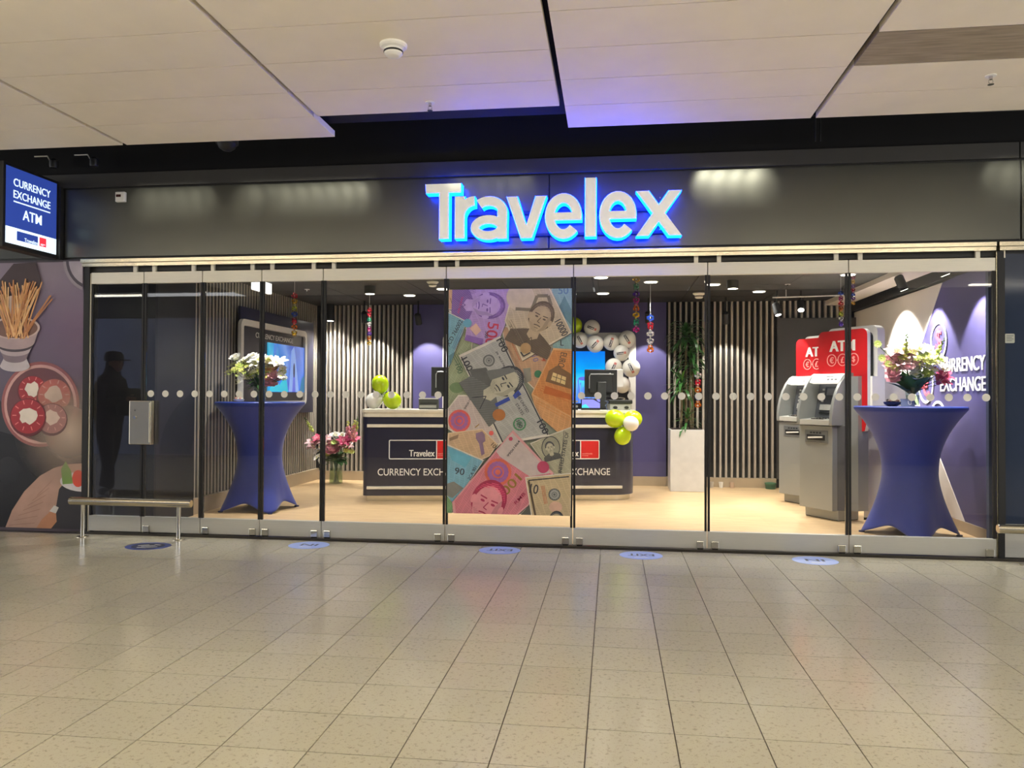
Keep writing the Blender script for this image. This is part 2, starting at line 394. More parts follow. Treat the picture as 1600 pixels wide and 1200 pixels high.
# concourse lamps: rows behind the viewpoint that light the hall and reflect in the glass
M_TUBE = mat_emit('lamp diffuser', (255, 246, 226), LUM_STRENGTH)
lm_h = MB().box(-.8, .8, -.07, .07, .025, .06).mesh('housing', M_WHITE); lm_d = MB().box(-.78, .78, -.06, .06, 0, .025).mesh('diffuser', M_TUBE)
lm_u = MB().box(-.78, .78, -.06, .06, .061, .075).mesh('added_uplight', mat_emit('added lamp uplight', (255, 244, 226), UPLIGHT))  # glowing top added to these lamps to lift the ceiling
LAMPS = [(.585+c*CW, yy) for yy in (-4.6, -5.5, -6.3) for c in range(-4, 3)]+[(x, -8.6) for x in (-10.9, 7.5)]
for x, yy in LAMPS:
    t = thing('ceiling_lamp', 'long white ceiling lamp of the concourse, behind the viewpoint', 'lamp', (x, yy, CZ-.062), group='concourse ceiling lamps')
    if yy == -4.6:
        t.matrix_basis = Matrix.Translation((x, yy, CZ-.36)); WM[t.name] = t.matrix_basis.copy()
        link('added_uplight', lm_u, t, Matrix()); [MB().tube([(q, 0, .06), (q, 0, .36)], .006, 6).build('hanger', M_WHITE, t, local=True) for q in (-.6, .6)]
    link('housing', lm_h, t, Matrix()); link('diffuser', lm_d, t, Matrix())

# things on the ceiling
def smoke_detector(name, label, x, y, z, s=1.):
    t = thing(name, label, 'smoke detector', (x, y, z))
    MB().lathe([(.075*s, -.022*s), (.085*s, -.012*s), (.085*s, 0)], n=24).build('base', M_WHITE, t, local=True, smooth=True)
    MB().lathe([(.03*s, -.075*s), (.045*s, -.072*s), (.056*s, -.06*s), (.058*s, -.03*s), (.072*s, -.022*s)], n=24).build('head', M_WHITE, t, local=True, smooth=True)
    MB().lathe([(.0575*s, -.052*s), (.0605*s, -.05*s), (.0605*s, -.042*s), (.0575*s, -.04*s)], n=24, caps=False).build('vent', M_DARK, t, local=True)
smoke_detector('smoke_detector', 'white round smoke detector on a cream ceiling panel of the concourse', -1.354, -2.44, CZ)
def sprinkler(label, x, y, z, m=None):
    t = thing('sprinkler', label, 'sprinkler', (x, y, z))
    MB().lathe([(.035, -.006), (.035, 0)], n=16).build('escutcheon', M_WHITE, t, local=True)
    b = MB().lathe([(.011, -.028), (.013, -.006)], n=10); b.lathe([(.02, -.062), (.02, -.058)], n=12)
    for s in (-1, 1): b.tube([(s*.011, 0, -.028), (s*.014, 0, -.045), (s*.003, 0, -.06)], .003, 5)
    b.build('head', M_CHROME, t, local=True)
sprinkler('small sprinkler near the ceiling edge left of the blue glow', -1.35, -1.478, CZ)
sprinkler('small sprinkler on the rightmost ceiling column near its edge', 2.53, -1.513, CZ)
t = thing('dome_camera', 'dark half dome at the edge of the left ceiling panels', 'camera', (-3.337, -.73, CZ+.01))
MB().lathe([(.001, -.07), (.04, -.063), (.07, -.04), (.085, 0)], n=24).build('dome', M_BLACKMETAL, t, local=True, smooth=True)
MB().lathe([(.095, -.008), (.095, .05)], n=24).build('base', M_DARK, t, local=True)
# in the dark slot
t = thing('slot_pipe', 'dark conduit running high in the black slot, right', 'pipe', (0, 0, 0))
MB().tube([(3.0, -.12, 3.80), (4.6, -.12, 3.80)], .018, 8).build('conduit', mat('dull conduit', (70, 72, 70), .5), t)
t = thing('hanger_rod', 'thin hanger with bracket in the black slot above the right fascia', 'hanger', (2.1, -.35, 3.6))
b = MB().tube([(1.72, -.2, 3.56), (1.72, -.2, 4.7)], .006, 6); b.tube([(1.76, -.2, 3.56), (1.76, -.2, 4.7)], .006, 6); b.build('rod', M_DARK, t)
MB().box(1.70, 1.78, -.22, -.18, 3.78, 3.84).build('bracket', M_DARK, t)
for lab, x in (('dim spot lamp on a thin arm in the slot, right above the projecting sign', -5.55), ('dim spot lamp on a thin arm in the slot, just right of the projecting sign', -5.12)):
    t = thing('slot_spotlight', lab, 'spotlight', (x, -.12, 3.66))
    MB().tube([(-.12, 0, .05), (.02, 0, .05), (.05, 0, .0)], .006, 6).build('arm', M_ALU, t, local=True)
    MB().lathe([(.035, -.05), (.04, -.03), (.04, .02), (.02, .04)], c=(.09, 0, -.02), n=16).build('head', M_DARK, t, local=True, smooth=True)
# unseen spots added to imitate soft reflections along the top of the fascia
for x in [a+.15*k for a, n in ((-4.58, 5), (-3.50, 9), (-1.42, 5), (.86, 4), (3.30, 4)) for k in range(n)]:
    hi = -2.35 < x < -.38; z = 3.88 if hi else 3.655
    t = thing('added_fascia_spot', 'unseen spotlight added to imitate soft highlights on the fascia', 'spotlight', (x, -.77, z+.01), group='added spots over the fascia')
    MB().lathe([(.028, -.03), (.03, -.02), (.03, .04), (.02, .05)], n=14).build('head', M_DARK, t, local=True, smooth=True)
    spot('added_fascia_light', (x, -.735, z), (x, 0, 3.235), FASCIA_W, 21 if hi else 27, 1., (1, .95, .74), .03)

# ------------------------------------------------------------------ fascia
fa = tag(MB().box(-13, 9, .01, .06, 2.70, 3.55).build('trim_3', M_DARK), 'anthracite fascia above the shop front', 'fascia', kind='structure')
for a, b_ in ((-13, 3.428), (3.438, 9)):
    MB().box(a, b_, -.025, .01, 3.415, 3.55).build('upper_strip', M_STRIP, fa, bevel=.003)
for a, b_ in ((-13, -5.60), (-5.42, -.586), (-.574, 3.44), (3.455, 9)):
    MB().box(a, b_, -.006, .01, 2.722, 3.40).build('fascia_panel', M_FASCIA, fa, bevel=.004)
MB().box(-5.50, -5.43, -.06, .01, 2.70, 3.42).build('corner_post', M_DARK, fa)
hr = tag(MB().box(-13, 9, .01, .06, 2.58, 2.70).build('trim_4', M_DARK), 'steel head rail over the sliding glass panels', 'rail', kind='structure')
for a, b_ in ((-5.20, 3.225), (3.245, 9)):
    MB().box(a, b_, -.075, .01, 2.655, 2.695).build('steel_cover', M_STEEL, hr, bevel=.004)
    MB().box(a+.01, b_, -.06, .01, 2.622, 2.654).build('steel_channel', M_STEEL, hr)
for x in (-4.557, -3.947, -3.342, -2.727, -1.535, -.353, .841, 2.041, 3.2):
    for s in (-.1, .1):
        MB().box(x+s-.018, x+s+.018, -.015, .012, 2.565, 2.625).build('roller_hanger', M_ALU, hr)

# jambs left and right of the glass
jl = tag(MB().box(-5.19, -5.13, -.03, .05, 0, 2.62).build('trim_5', M_BLACKMETAL), 'black jamb at the left end of the glass front', 'jamb', kind='structure')
MB().box(-5.115, -5.085, .0, .04, 0, 2.56).build('inner_jamb', M_BLACKMETAL, jl)
MB().box(-5.128, -5.120, -.02, .04, 0, 2.56).build('steel_edge', M_ALU, jl)
jr = tag(MB().box(3.252, 3.300, -.03, .05, 0, 2.62).build('trim_6', M_BLACKMETAL), 'black jamb at the right end of the glass front', 'jamb', kind='structure')
MB().box(3.243, 3.2515, -.02, .05, 0, 2.62).build('steel_edge', M_STEEL, jr)

# ------------------------------------------------------------------ the sliding glass panels
def glass_door(n, x0, x1, label, dots=True, seals=(1, 1)):
    g = .004; x0 += g; x1 -= g
    d = tag(MB().box(x0+.02, x1-.02, -.005, .005, .16, 2.47).build('door_%d' % n, M_GLASS), label, 'glass door', 'sliding glass panels of the shop front', 'structure')
    MB().box(x0, x1, -.022, .022, 2.456, 2.567).build('top_rail', M_ALU, d, bevel=.003)
    MB().box(x0, x1, -.024, .024, .022, .172).build('bottom_rail', M_ALU_LOW, d, bevel=.003)
    for s, x in zip(seals, (x0, x1-.019)):
        if s: MB().box(x, x+.019, -.013, .013, .172, 2.456).build('edge_seal', M_BLACKMETAL, d)
    for x in ((x0+.06, x1-.06) if x1-x0 > .8 else (x0+.06,) if n == 2 else (x0+.06, x1-.06) if n > 2 else ()):
        c = MB().box(x-.032, x+.032, -.05, -.024, .026, .09).build('floor_latch', M_CHROME, d, bevel=.004)
        MB().box(x-.026, x+.026, -.046, -.026, .012, .026).build('latch_bolt', M_DARK, c)
    if dots:
        k = 8 if x1-x0 > .8 else 4; p = (x1-x0+2*g)/k
        for i in range(k):
            cx = x0-g+p*(i+.5)
            MB().prism(circ(cx, 1.373, .033, 24), -.0075, -.0052, lambda a, b, h: (a, h, b)).build('dot', M_DOT, d)
XS = [-5.12, -4.5575, -3.947, -3.342, -2.727, -1.535, -.353, .841, 2.041, 3.240]
names = ['leftmost narrow glass panel beside the food mural, without dots', 'narrow glass panel carrying the steel lock box, second from left',
         'narrow glass panel left half of the left blue table, third from left', 'narrow glass panel right half of the left blue table, fourth from left',
         'wide glass panel in front of the floor bouquet and left counter', 'wide glass panel carrying the banknote poster',
         'wide glass panel in front of the potted plant and right counter end', 'wide glass panel in front of the slatted wall and the two cash machines',
         'rightmost wide glass panel in front of the right blue table']
for i in range(9):
    glass_door(i+1, XS[i], XS[i+1], names[i], dots=i not in (0, 5))

t = thing('lock_box', 'steel lock box mounted on the post between the two leftmost glass panels', 'lock box', (-4.55, -.06, 1.09))
MB().box(-4.662, -4.438, -.075, -.014, .878, 1.304).build('cover', M_STEEL, t, bevel=.006)
MB().box(-4.452, -4.446, -.079, -.074, .90, 1.285).build('cover_edge', M_ALU, t)
MB().prism(circ(-4.60, 1.14, .014, 16), -.084, -.074, lambda a, b, h: (a, h, b)).build('keyhole', M_CHROME, t)
MB().prism(circ(-4.60, 1.21, .005, 10), -.077, -.074, lambda a, b, h: (a, h, b)).build('screw', M_DARK, t)

t = thing('fascia_sensor', 'small white sensor box at the top left of the fascia', 'sensor', (-4.81, -.05, 3.31))
MB().box(-4.858, -4.757, -.045, -.006, 3.258, 3.358).build('cover', M_WHITE, t, bevel=.008)
MB().box(-4.845, -4.795, -.048, -.044, 3.305, 3.33).build('lens', mat('dark lens', (60, 16, 12), .2), t)

# the neighbouring dark pane on the right
nd = tag(MB().box(3.300, 9, .0, .02, .16, 2.60).build('door_10', mat('dark blue tinted glass', (46, 56, 76), .08, var=.02)), 'dark blue tinted pane right of the shop front', 'glass door', kind='structure')
MB().box(3.300, 9, -.01, .03, .02, .30).build('kick_panel', M_ALU_LOW, nd)
MB().box(3.301, 3.315, -.012, .0, .30, 2.60).build('edge_seal', M_BLACKMETAL, nd)
tag(MB().box(3.300, 9, .25, .30, 0, 2.7).build('wall_right_neighbour', mat('dark blue panel', (50, 60, 88), .6)), 'dark blue panel behind the right neighbouring pane', 'wall', kind='structure')
t = thing('notice_sticker', 'small pale notice stuck on the dark pane right of the shop', 'sticker', (3.34, -.005, 1.87))
MB().prism(rrect(3.318, 3.395, 1.838, 1.918, .01), -.003, -.0005, lambda a, b, h: (a, h, b)).build('sheet', mat('pale notice', (178, 182, 170), .5), t)
b = MB()
for k in range(4): b.box(3.330, 3.385-.012*(k % 2), -.0045, -.003, 1.898-.014*k, 1.903-.014*k)
b.build('print', mat('grey print', (110, 112, 112), .6), t)

# guard rails
def guard_rail(label, x0, x1, posts, z):
    t = thing('guard_rail', label, 'guard rail', (posts[0], -.3, 0))
    MB().tube([(x0, -.3, z), (x0+.005, -.3, z), (x1-.005, -.3, z), (x1, -.3, z)], [.033, .037, .037, .033], 20).build('tube', M_STEEL, t, smooth=True)
    for px in posts:
        l = MB().tube([(px, -.22, 0), (px, -.22, z-.04), (px, -.235, z-.012), (px, -.27, z)], .02, 12).build('post', M_CHROME, t, smooth=True)
        MB().lathe([(.055, 0), (.055, .006), (.022, .01)], c=(px, -.22, .0), n=20).build('base_plate', M_STEEL, l, smooth=True)
guard_rail('low steel guard rail in front of the leftmost glass panels', -5.105, -3.88, (-5.03, -4.05), .352)
guard_rail('low steel guard rail in front of the dark right pane', 3.118, 4.5, (3.38, 4.3), .305)

# ------------------------------------------------------------------ lit shop sign: raised letters with glowing cyan edges
XZ = lambda y0: (lambda a, b, h: (a, y0-h, b))          # outline in the facade plane, thickness towards the viewer
M_FACE = mat('white opal letter face', (246, 244, 238), .4, var=.01, emit=.22)
M_CYAN = mat_emit('cyan letter edge', (3, 66, 255), 20.0)
M_BLUEGLOW = mat_emit('blue letter back light', (10, 40, 255), 6.0)
sg = thing('shop_sign', 'large raised white lettering with glowing cyan edges on the anthracite fascia', 'sign', (-.55, -.05, 2.8))
LET = [('T', -1.702, -1.372, 2.798, 3.300), ('r', -1.425, -1.245, 2.800, 3.180), ('a', -1.280, -.943, 2.781, 3.172), ('v', -.950, -.592, 2.790, 3.164),
       ('e', -.604, -.272, 2.778, 3.180), ('l', -.244, -.147, 2.792, 3.314), ('e', -.119, .209, 2.775, 3.185), ('x', .207, .598, 2.788, 3.182)]
def stroke(mb, pts, w, h0, h1, fn, closed=False):
    """A band of width w along a path, extruded h0..h1."""
    n = len(pts); L_, R_ = [], []
    for i in range(n):
        p = Vector(pts[i]); a = Vector(pts[i-1] if (i or closed) else pts[i]); c = Vector(pts[(i+1) % n] if (i < n-1 or closed) else pts[i])
        d = (c-a).normalized(); q = Vector((-d.y, d.x))*w/2
        L_.append(p+q); R_.append(p-q)
    m = n if closed else n-1
    for i in range(m):
        k = (i+1) % n; mb.prism([tuple(R_[i]), tuple(R_[k]), tuple(L_[k]), tuple(L_[i])][::-1], h0, h1, fn)
def glyph(mb, ch, x0, x1, z0, z1, s, h0, h1):
    """The sign's letters drawn stroke by stroke in a broad humanist sans."""
    fn = XZ(0); tick = [0]
    def P(*q): tick[0] += 1; mb.prism(list(q)[::-1], h0, h1-.0009*tick[0], fn)
    xm = (x0+x1)/2; w, h = x1-x0, z1-z0
    el = lambda cx, cz, rx, rz, a0, a1, n=26: [(cx+rx*math.cos(R(a0+(a1-a0)*i/n)), cz+rz*math.sin(R(a0+(a1-a0)*i/n))) for i in range(n+1)]
    if ch == 'T':
        P((x0+.008, z1-s*.92), (x1, z1-s*.92), (x1, z1), (x0, z1)); P((xm+.01-s/2, z0), (xm+.01+s/2, z0), (xm+.01+s/2, z1-s*.5), (xm+.01-s/2, z1-s*.5))
    elif ch == 'l': P((x0, z0), (x1, z0), (x1, z1), (x0, z1))
    elif ch == 'v': P((x0, z1), (xm-s*.56, z0), (xm+s*.56, z0), (x1, z1), (x1-s*1.08, z1), (xm, z0+s*1.32), (x0+s*1.08, z1))
    elif ch == 'x':
        P((x0, z1), (x1-s*1.2, z0), (x1, z0), (x0+s*1.2, z1)); P((x0, z0), (x0+s*1.2, z0), (x1, z1), (x1-s*1.2, z1))
    elif ch == 'r':
        P((x0, z0), (x0+s, z0), (x0+s, z1), (x0, z1)); rx = x1-x0-s/2; rz = h*.40
        stroke(mb, el(x1, z1-s/2-rz, rx, rz, 178, 90), s*.95, h0, h1, fn)
    elif ch == 'e':
        stroke(mb, el(xm, (z0+z1)/2, (w-s)/2, (h-s*.9)/2, -4, 318), s*.95, h0, h1, fn)
        P((x0+s*.5, (z0+z1)/2-s*.42), (x1-.004, (z0+z1)/2-s*.42), (x1-.004, (z0+z1)/2+s*.36), (x0+s*.5, (z0+z1)/2+s*.36))
    elif ch == 'a':
        cx = (x0+x1)/2-s*.02; stroke(mb, el(cx, z1-h*.36, (w-s*1.05)/2+.004, h*.36-s*.46, 134, 0, 18)+[(x1-s*.55, z0+.05)], s*.95, h0, h1, fn)
        P((x1-s*1.03, z0+.008), (x1-s*.06, z0+.008), (x1-s*.06, z1-h*.34), (x1-s*1.03, z1-h*.34))
        stroke(mb, el(cx-s*.06, z0+h*.285, (w-s*1.0)/2-.004, h*.285-s*.44, 0, 354), s*.88, h0, h1-.003, fn, closed=True)
for ch, x0, x1, z0, z1 in LET:
    face = MB(); glyph(face, ch, x0, x1, z0, z1, .088, .160, .178); face = face.build('letter', M_FACE, sg)
    h = MB(); g = .005; glyph(h, ch, x0-g, x1+g, z0-g, z1+g, .088+2*g, .056, .160); h.build('glowing_edge', M_CYAN, face)
    k = MB(); g = -.006; glyph(k, ch, x0-g, x1+g, z0-g, z1+g, .088+2*g, .050, .0545); k.build('back_light', M_BLUEGLOW, face)
b = MB().box(-1.45, .50, -.046, -.032, 3.035, 3.065); b.build('mounting_rail', M_DARK, sg)
MB().box(-1.45, .50, -.046, -.032, 2.83, 2.855).build('mounting_rail', M_DARK, sg)
for x, z in ((-1.10, 2.835), (.42, 3.15), (.42, 2.865)): MB().prism(circ(x, z, .007, 10), .02, .052, XZ(0)).build('bolt', M_CHROME, sg)

# ------------------------------------------------------------------ projecting lightbox sign on the left
bs = thing('projecting_sign', 'projecting blue lightbox sign with white lettering at the top left', 'sign', (-5.52, -.42, 2.74))
MB().box(-5.585, -5.462, -.755, -.045, 2.70, 3.475).build('case', M_DARK, bs, bevel=.006)
MB().tube([(-5.555, -.775, 2.72), (-5.555, -.775, 3.47)], .024, 12).build('rounded_edge', M_STEEL, bs, smooth=True)
MYZ = frame((-5.460, 0, 0), (0, 1, 0), (0, 0, 1))         # reads towards +y, faces +x
f = Flat(MYZ, step=.0008)
M_BOXBLUE = mat_emit('lit blue sign film', (40, 62, 140), 1.0); M_BOXWHITE = mat_emit('lit white sign film', (228, 246, 250), .95); M_BOXRED = mat_emit('lit red sign film', (232, 56, 70), .9)
f.poly([(-.725, 2.742), (-.075, 2.742), (-.075, 3.446), (-.725, 3.446)], M_BOXBLUE)
f.poly([(-.725, 2.742), (-.075, 2.742), (-.075, 2.895), (-.725, 2.895)], M_BOXWHITE)
face = f.build('lit_face', bs)
f = Flat(frame((-5.457, 0, 0), (0, 1, 0), (0, 0, 1)), step=.0005)
f.text('CURRENCY', -.40, 3.315, .072, 0, M_BOXWHITE, .02, w=.47); f.text('EXCHANGE', -.40, 3.205, .072, 0, M_BOXWHITE, .02, w=.47)
f.poly([(-.635, 3.130), (-.165, 3.130), (-.165, 3.142), (-.635, 3.142)], M_BOXWHITE)
f.text('ATM', -.40, 3.035, .095, 0, M_BOXWHITE, .02, w=.24)
f.build('sign_lettering', face)
f = Flat(frame((-5.456, 0, 0), (0, 1, 0), (0, 0, 1)), step=.0005)
f.poly([(-.59, 2.785), (-.325, 2.785), (-.325, 2.87), (-.59, 2.87)], M_BOXBLUE); f.poly([(-.305, 2.785), (-.215, 2.785), (-.215, 2.87), (-.305, 2.87)], M_BOXRED)
f.text('Travelex', -.412, 2.806, .034, 0, M_BOXWHITE, .02); f.text('worldwide', -.26, 2.808, .010, 0, M_BOXWHITE, .01); f.text('money', -.272, 2.795, .010, 0, M_BOXWHITE, .01)
f.build('small_logo', face)
MB().box(-5.55, -5.48, -.06, -.03, 2.80, 3.42).build('wall_bracket', M_DARK, bs)

# ------------------------------------------------------------------ food mural wall left of the shop
mw = tag(MB().box(-13, -5.195, -.012, .06, 0, 2.70).build('wall_left_neighbour', mat('mural base', (70, 60, 70), .5)), 'wall left of the shop carrying a large printed food picture', 'wall', kind='structure')
mu = thing('food_mural', 'large printed wall picture of toothpicks, stuffed peppers and a board, left of the glass', 'mural', (-5.7, -.015, 0))
M_MUBG = mat_grad('mural background', [(0., (24, 21, 25)), (.2, (34, 30, 36)), (.36, (56, 48, 58)), (.55, (92, 80, 100)), (.75, (108, 96, 124)), (1., (146, 132, 148))], 2, .0, 2.7, noise=.12, nscale=1.2)
F = Flat(frame((0, -.0125, 0), (1, 0, 0), (0, 0, 1)), clip=(-7.15, -5.197, .03, 2.68), step=.00035)
F.poly([(-7.15, .03), (-5.197, .03), (-5.197, 2.68), (-7.15, 2.68)], M_MUBG)
sheet = F.build('printed_sheet', mu)
def mural(name, off, fill):
    f = Flat(frame((0, -.0125-off, 0), (1, 0, 0), (0, 0, 1)), clip=(-7.15, -5.197, .03, 2.68), step=.00022); fill(f); return f.build(name, mu)
C = lambda n, *c: mat('print '+n, c, .5, var=.10, scale=6)
def dark_glow(f):
    f.poly([(-7.15, .03), (-5.9, .03), (-5.75, .5), (-5.82, .9), (-6.1, 1.3), (-7.15, 1.6)], C('charcoal', 34, 31, 36))
    f.poly([(-7.1, .03), (-5.2, .03), (-5.2, .6), (-5.5, .75), (-5.7, .9), (-7.1, 1.2)], mat_haze('dark haze', (20, 18, 22), (-6.0, .6), 1.1, .7, .95))
mural('printed_shade', .0010, dark_glow)
def board(f):
    f.poly([(-6.02, .03), (-5.95, .20), (-5.82, .39), (-5.65, .55), (-5.5, .63), (-5.35, .67), (-5.2, .68), (-5.2, .03)], C('board', 172, 138, 124))
    for k in range(7): f.line([(-5.98+.05*k, .05+.05*k), (-5.70+.03*k, .08+.07*k)], .006, C('board grain', 150, 116, 104))
    f.poly([(-5.60, .03), (-5.47, .24), (-5.44, .42), (-5.32, .56), (-5.197, .60), (-5.197, .03)], C('slate', 38, 35, 40))
    f.poly([(-5.68, .03), (-5.62, .12), (-5.53, .2), (-5.47, .19), (-5.46, .10), (-5.52, .03)], C('knife handle', 176, 124, 92))
    f.poly([(-5.54, .20), (-5.49, .26), (-5.44, .24), (-5.47, .18)], C('knife ferrule', 200, 198, 196))
    f.poly(circ(-5.17, .50, .26, 26, .10), C('plate rim', 206, 202, 206)); f.poly(circ(-5.14, .53, .20, 24, .07), C('plate', 232, 230, 228))
    f.poly(circ(-5.235, .53, .065, 18, .085), C('tomato', 206, 66, 44)); f.poly([(-5.40, .47), (-5.42, .62), (-5.37, .70), (-5.31, .60), (-5.29, .48)], C('leaf green', 104, 146, 62))
mural('printed_board', .0022, board)
def peppers(f):
    f.poly(circ(-5.655, 1.262, .425, 40), C('bowl rim', 150, 84, 84)); f.poly(circ(-5.655, 1.262, .395, 40), C('bowl rim light', 206, 158, 152))
    f.poly(circ(-5.655, 1.262, .365, 40), C('bowl inside', 104, 52, 56)); f.poly(circ(-5.60, 1.15, .27, 30), C('bowl deep', 60, 30, 32))
    for cx, cz, r, cr in ((-5.74, 1.39, .165, 'red pepper'), (-5.50, 1.34, .19, 'pale pepper'), (-5.52, 1.11, .17, 'hazy pepper'), (-5.78, 1.13, .20, 'red pepper')):
        col = {'red pepper': (158, 24, 36), 'pale pepper': (182, 92, 82), 'hazy pepper': (156, 110, 104)}[cr]
        f.poly(circ(cx, cz, r, 26, r*.95), C(cr+' shade', *[int(c*.62) for c in col])); f.poly(circ(cx, cz+.01, r*.93, 26, r*.86), C(cr, *col))
        rnd = random.Random(int(abs(cx*1000)))
        f.poly([(cx+(.40+.18*rnd.random())*r*math.cos(2*PI*k/14), cz+.02+(.34+.18*rnd.random())*r*math.sin(2*PI*k/14)) for k in range(14)], C('cheese '+cr, *((232, 220, 208) if cr == 'red pepper' else (206, 182, 168))))
        for k in range(10):
            a = 2*PI*k/10; f.line([(cx+.62*r*math.cos(a), cz+.02+.58*r*math.sin(a)), (cx+.84*r*math.cos(a), cz+.02+.78*r*math.sin(a))], .01, C('pepper shine', 224, 120, 116) if cr == 'red pepper' else C('hazy shine', 190, 140, 130))
mural('printed_bowl_of_peppers', .0060, peppers)
def picks(f):
    f.poly([(-6.15, 2.46), (-5.96, 2.67), (-5.72, 2.68), (-5.66, 2.50), (-5.72, 2.3), (-5.95, 2.1), (-6.15, 2.1)], C('brown spoon', 60, 40, 42))
    cx = -5.93
    def band(z0, w0, z1, w1, m):                      # a turned band of the jar: curved like its rim
        up = [(cx+w1*math.cos(PI+PI*i/14), z1+w1*.36*math.sin(PI+PI*i/14)) for i in range(15)]; dn = [(cx+w0*math.cos(2*PI-PI*i/14), z0+w0*.36*math.sin(2*PI-PI*i/14)) for i in range(15)]
        f.poly(up+dn, m)
    band(1.645, .165, 1.72, .125, C('jar foot', 196, 186, 192)); band(1.72, .125, 1.80, .165, C('jar shade', 128, 110, 120)); band(1.80, .165, 1.855, .20, C('jar', 180, 164, 170))
    band(1.855, .20, 1.885, .215, C('jar stripe', 66, 54, 62)); band(1.885, .215, 2.02, .262, C('jar upper', 172, 150, 152))
    f.poly(circ(cx, 2.025, .27, 32, .115), C('jar rim', 196, 172, 166)); f.poly(circ(cx, 2.022, .245, 32, .098), C('jar inside', 116, 80, 64)); f.poly(circ(-5.95, 2.22, .17, 24, .13), C('jar back', 206, 184, 172))
    rnd = random.Random(3)
    for k in range(46):
        a = R(86+rnd.uniform(-40, 38)); x = -5.90+rnd.uniform(-.12, .12); L = rnd.uniform(.38, .56)
        f.line([(x, 1.94+rnd.uniform(-.03, .05)), (x+L*math.cos(a), 1.98+L*math.sin(a))], .015, C('toothpick %d' % (k % 3), *((214, 156, 96), (232, 184, 126), (190, 126, 74))[k % 3]))
mural('printed_toothpick_jar', .0140, picks)
mural('printed_haze', .0105, lambda f: (f.poly(circ(-5.32, 1.02, .62, 30), mat_haze('peach haze', (190, 168, 150), (-5.34, .99), .60, 1.3, .92)), f.poly(circ(-5.3, 1.95, .7, 30), mat_haze('violet haze', (150, 120, 150), (-5.25, 1.95), .65, 1.2, .5))))
mural('printed_plate_edge', .0250, lambda f: (f.poly(circ(-5.08, 2.70, .33, 34), C('plate edge', 150, 140, 150)), f.poly(circ(-5.08, 2.70, .30, 34), C('plate edge dark', 72, 64, 76)), f.poly(circ(-5.08, 2.70, .27, 34), C('plate face', 168, 158, 168))))

# ------------------------------------------------------------------ banknote poster on the glass
po = thing('banknote_poster', 'tall poster of overlapping colourful banknotes on the middle glass panel', 'poster', (-.94, -.01, .28))
PX0, PX1, PZ0, PZ1 = -1.511, -.368, .284, 2.352
MB().box(PX0, PX1, -.0085, -.0055, PZ0, PZ1).build('sheet', mat('poster paper', (150, 158, 140), .5), po)
pz = lambda p: (PX0+(p[0]-701.5)/191.5*(PX1-PX0), PZ1-(p[1]-452)/351.5*(PZ1-PZ0))
A_ = lambda *q: [pz((690+x/6., 430+y/6.)) for x, y in q]       # outlines noted in the upper half
B_ = lambda *q: [pz((690+x/5., 620+y/5.)) for x, y in q]       # and in the lower half
SA, SB = 1.143/191.5/6, 1.143/191.5/5
def PQ(n, *c):
    m = mat('banknote '+n, c, .45, var=.09, scale=14); NOTE_RGB[m.name] = c; return m
NOTE_RGB = {}
note_k = [0]
def hatch(f, poly, ang, gap, w, m, wav=0.):
    """Fine parallel engraving lines inside an outline."""
    ca, sa = math.cos(ang), math.sin(ang); Q = [(x*ca+y*sa, -x*sa+y*ca) for x, y in poly]
    v = min(q[1] for q in Q)+gap; k0 = f.k
    while v < max(q[1] for q in Q):
        xs = []
        for i in range(len(Q)):
            (x0, y0), (x1, y1) = Q[i-1], Q[i]
            if (y0 > v) != (y1 > v): xs.append(x0+(x1-x0)*(v-y0)/(y1-y0))
        xs.sort()
        for a, b in zip(xs[::2], xs[1::2]):
            f.k = k0
            n = max(1, int((b-a)/.035)) if wav else 1
            f.line([((a+(b-a)*i/n)*ca-(v+(wav*math.sin(i*1.3+v*60) if 0 < i < n else 0))*sa, (a+(b-a)*i/n)*sa+(v+(wav*math.sin(i*1.3+v*60) if 0 < i < n else 0))*ca) for i in range(n+1)], w, m)
        v += gap
    f.k = k0+2
def shade_of(m, k):
    c = tuple(int(v*k) for v in NOTE_RGB[m.name]); return mat(m.name+' tone %d' % int(k*100), c, .45, var=.05, scale=14)
def note(outline, m, edge, fill=None, label=None):
    note_k[0] += 1; y0 = -.0088-.0022*note_k[0]
    f = Flat(frame((0, y0, 0), (1, 0, 0), (0, 0, 1)), clip=(PX0, PX1, PZ0, PZ1), step=.00012)
    cx = sum(p[0] for p in outline)/len(outline); cz = sum(p[1] for p in outline)/len(outline)
    f.poly([(p[0]+.004, p[1]-.006) for p in outline], PQ('drop shadow', 96, 92, 84))  # dark offset copy of the outline, a drop shadow drawn under each note
    f.poly(outline, edge)
    inner = [(cx+(p[0]-cx)*.95, cz+(p[1]-cz)*.95) for p in outline]; f.poly(inner, m)
    e = Vector((outline[1][0]-outline[0][0], outline[1][1]-outline[0][1])); an = math.atan2(e.y, e.x)
    hatch(f, inner, an, .017, .0035, shade_of(m, .90), .004); hatch(f, inner, an+PI/2+.3, .05, .008, shade_of(m, 1.04), .005)
    o = f.build('banknote', po)
    if label: o['label'] = label
    if fill:
        g = Flat(frame((0, y0-.0010, 0), (1, 0, 0), (0, 0, 1)), clip=(PX0, PX1, PZ0, PZ1), step=.00006); fill(g); g.build('print', o)
    return o
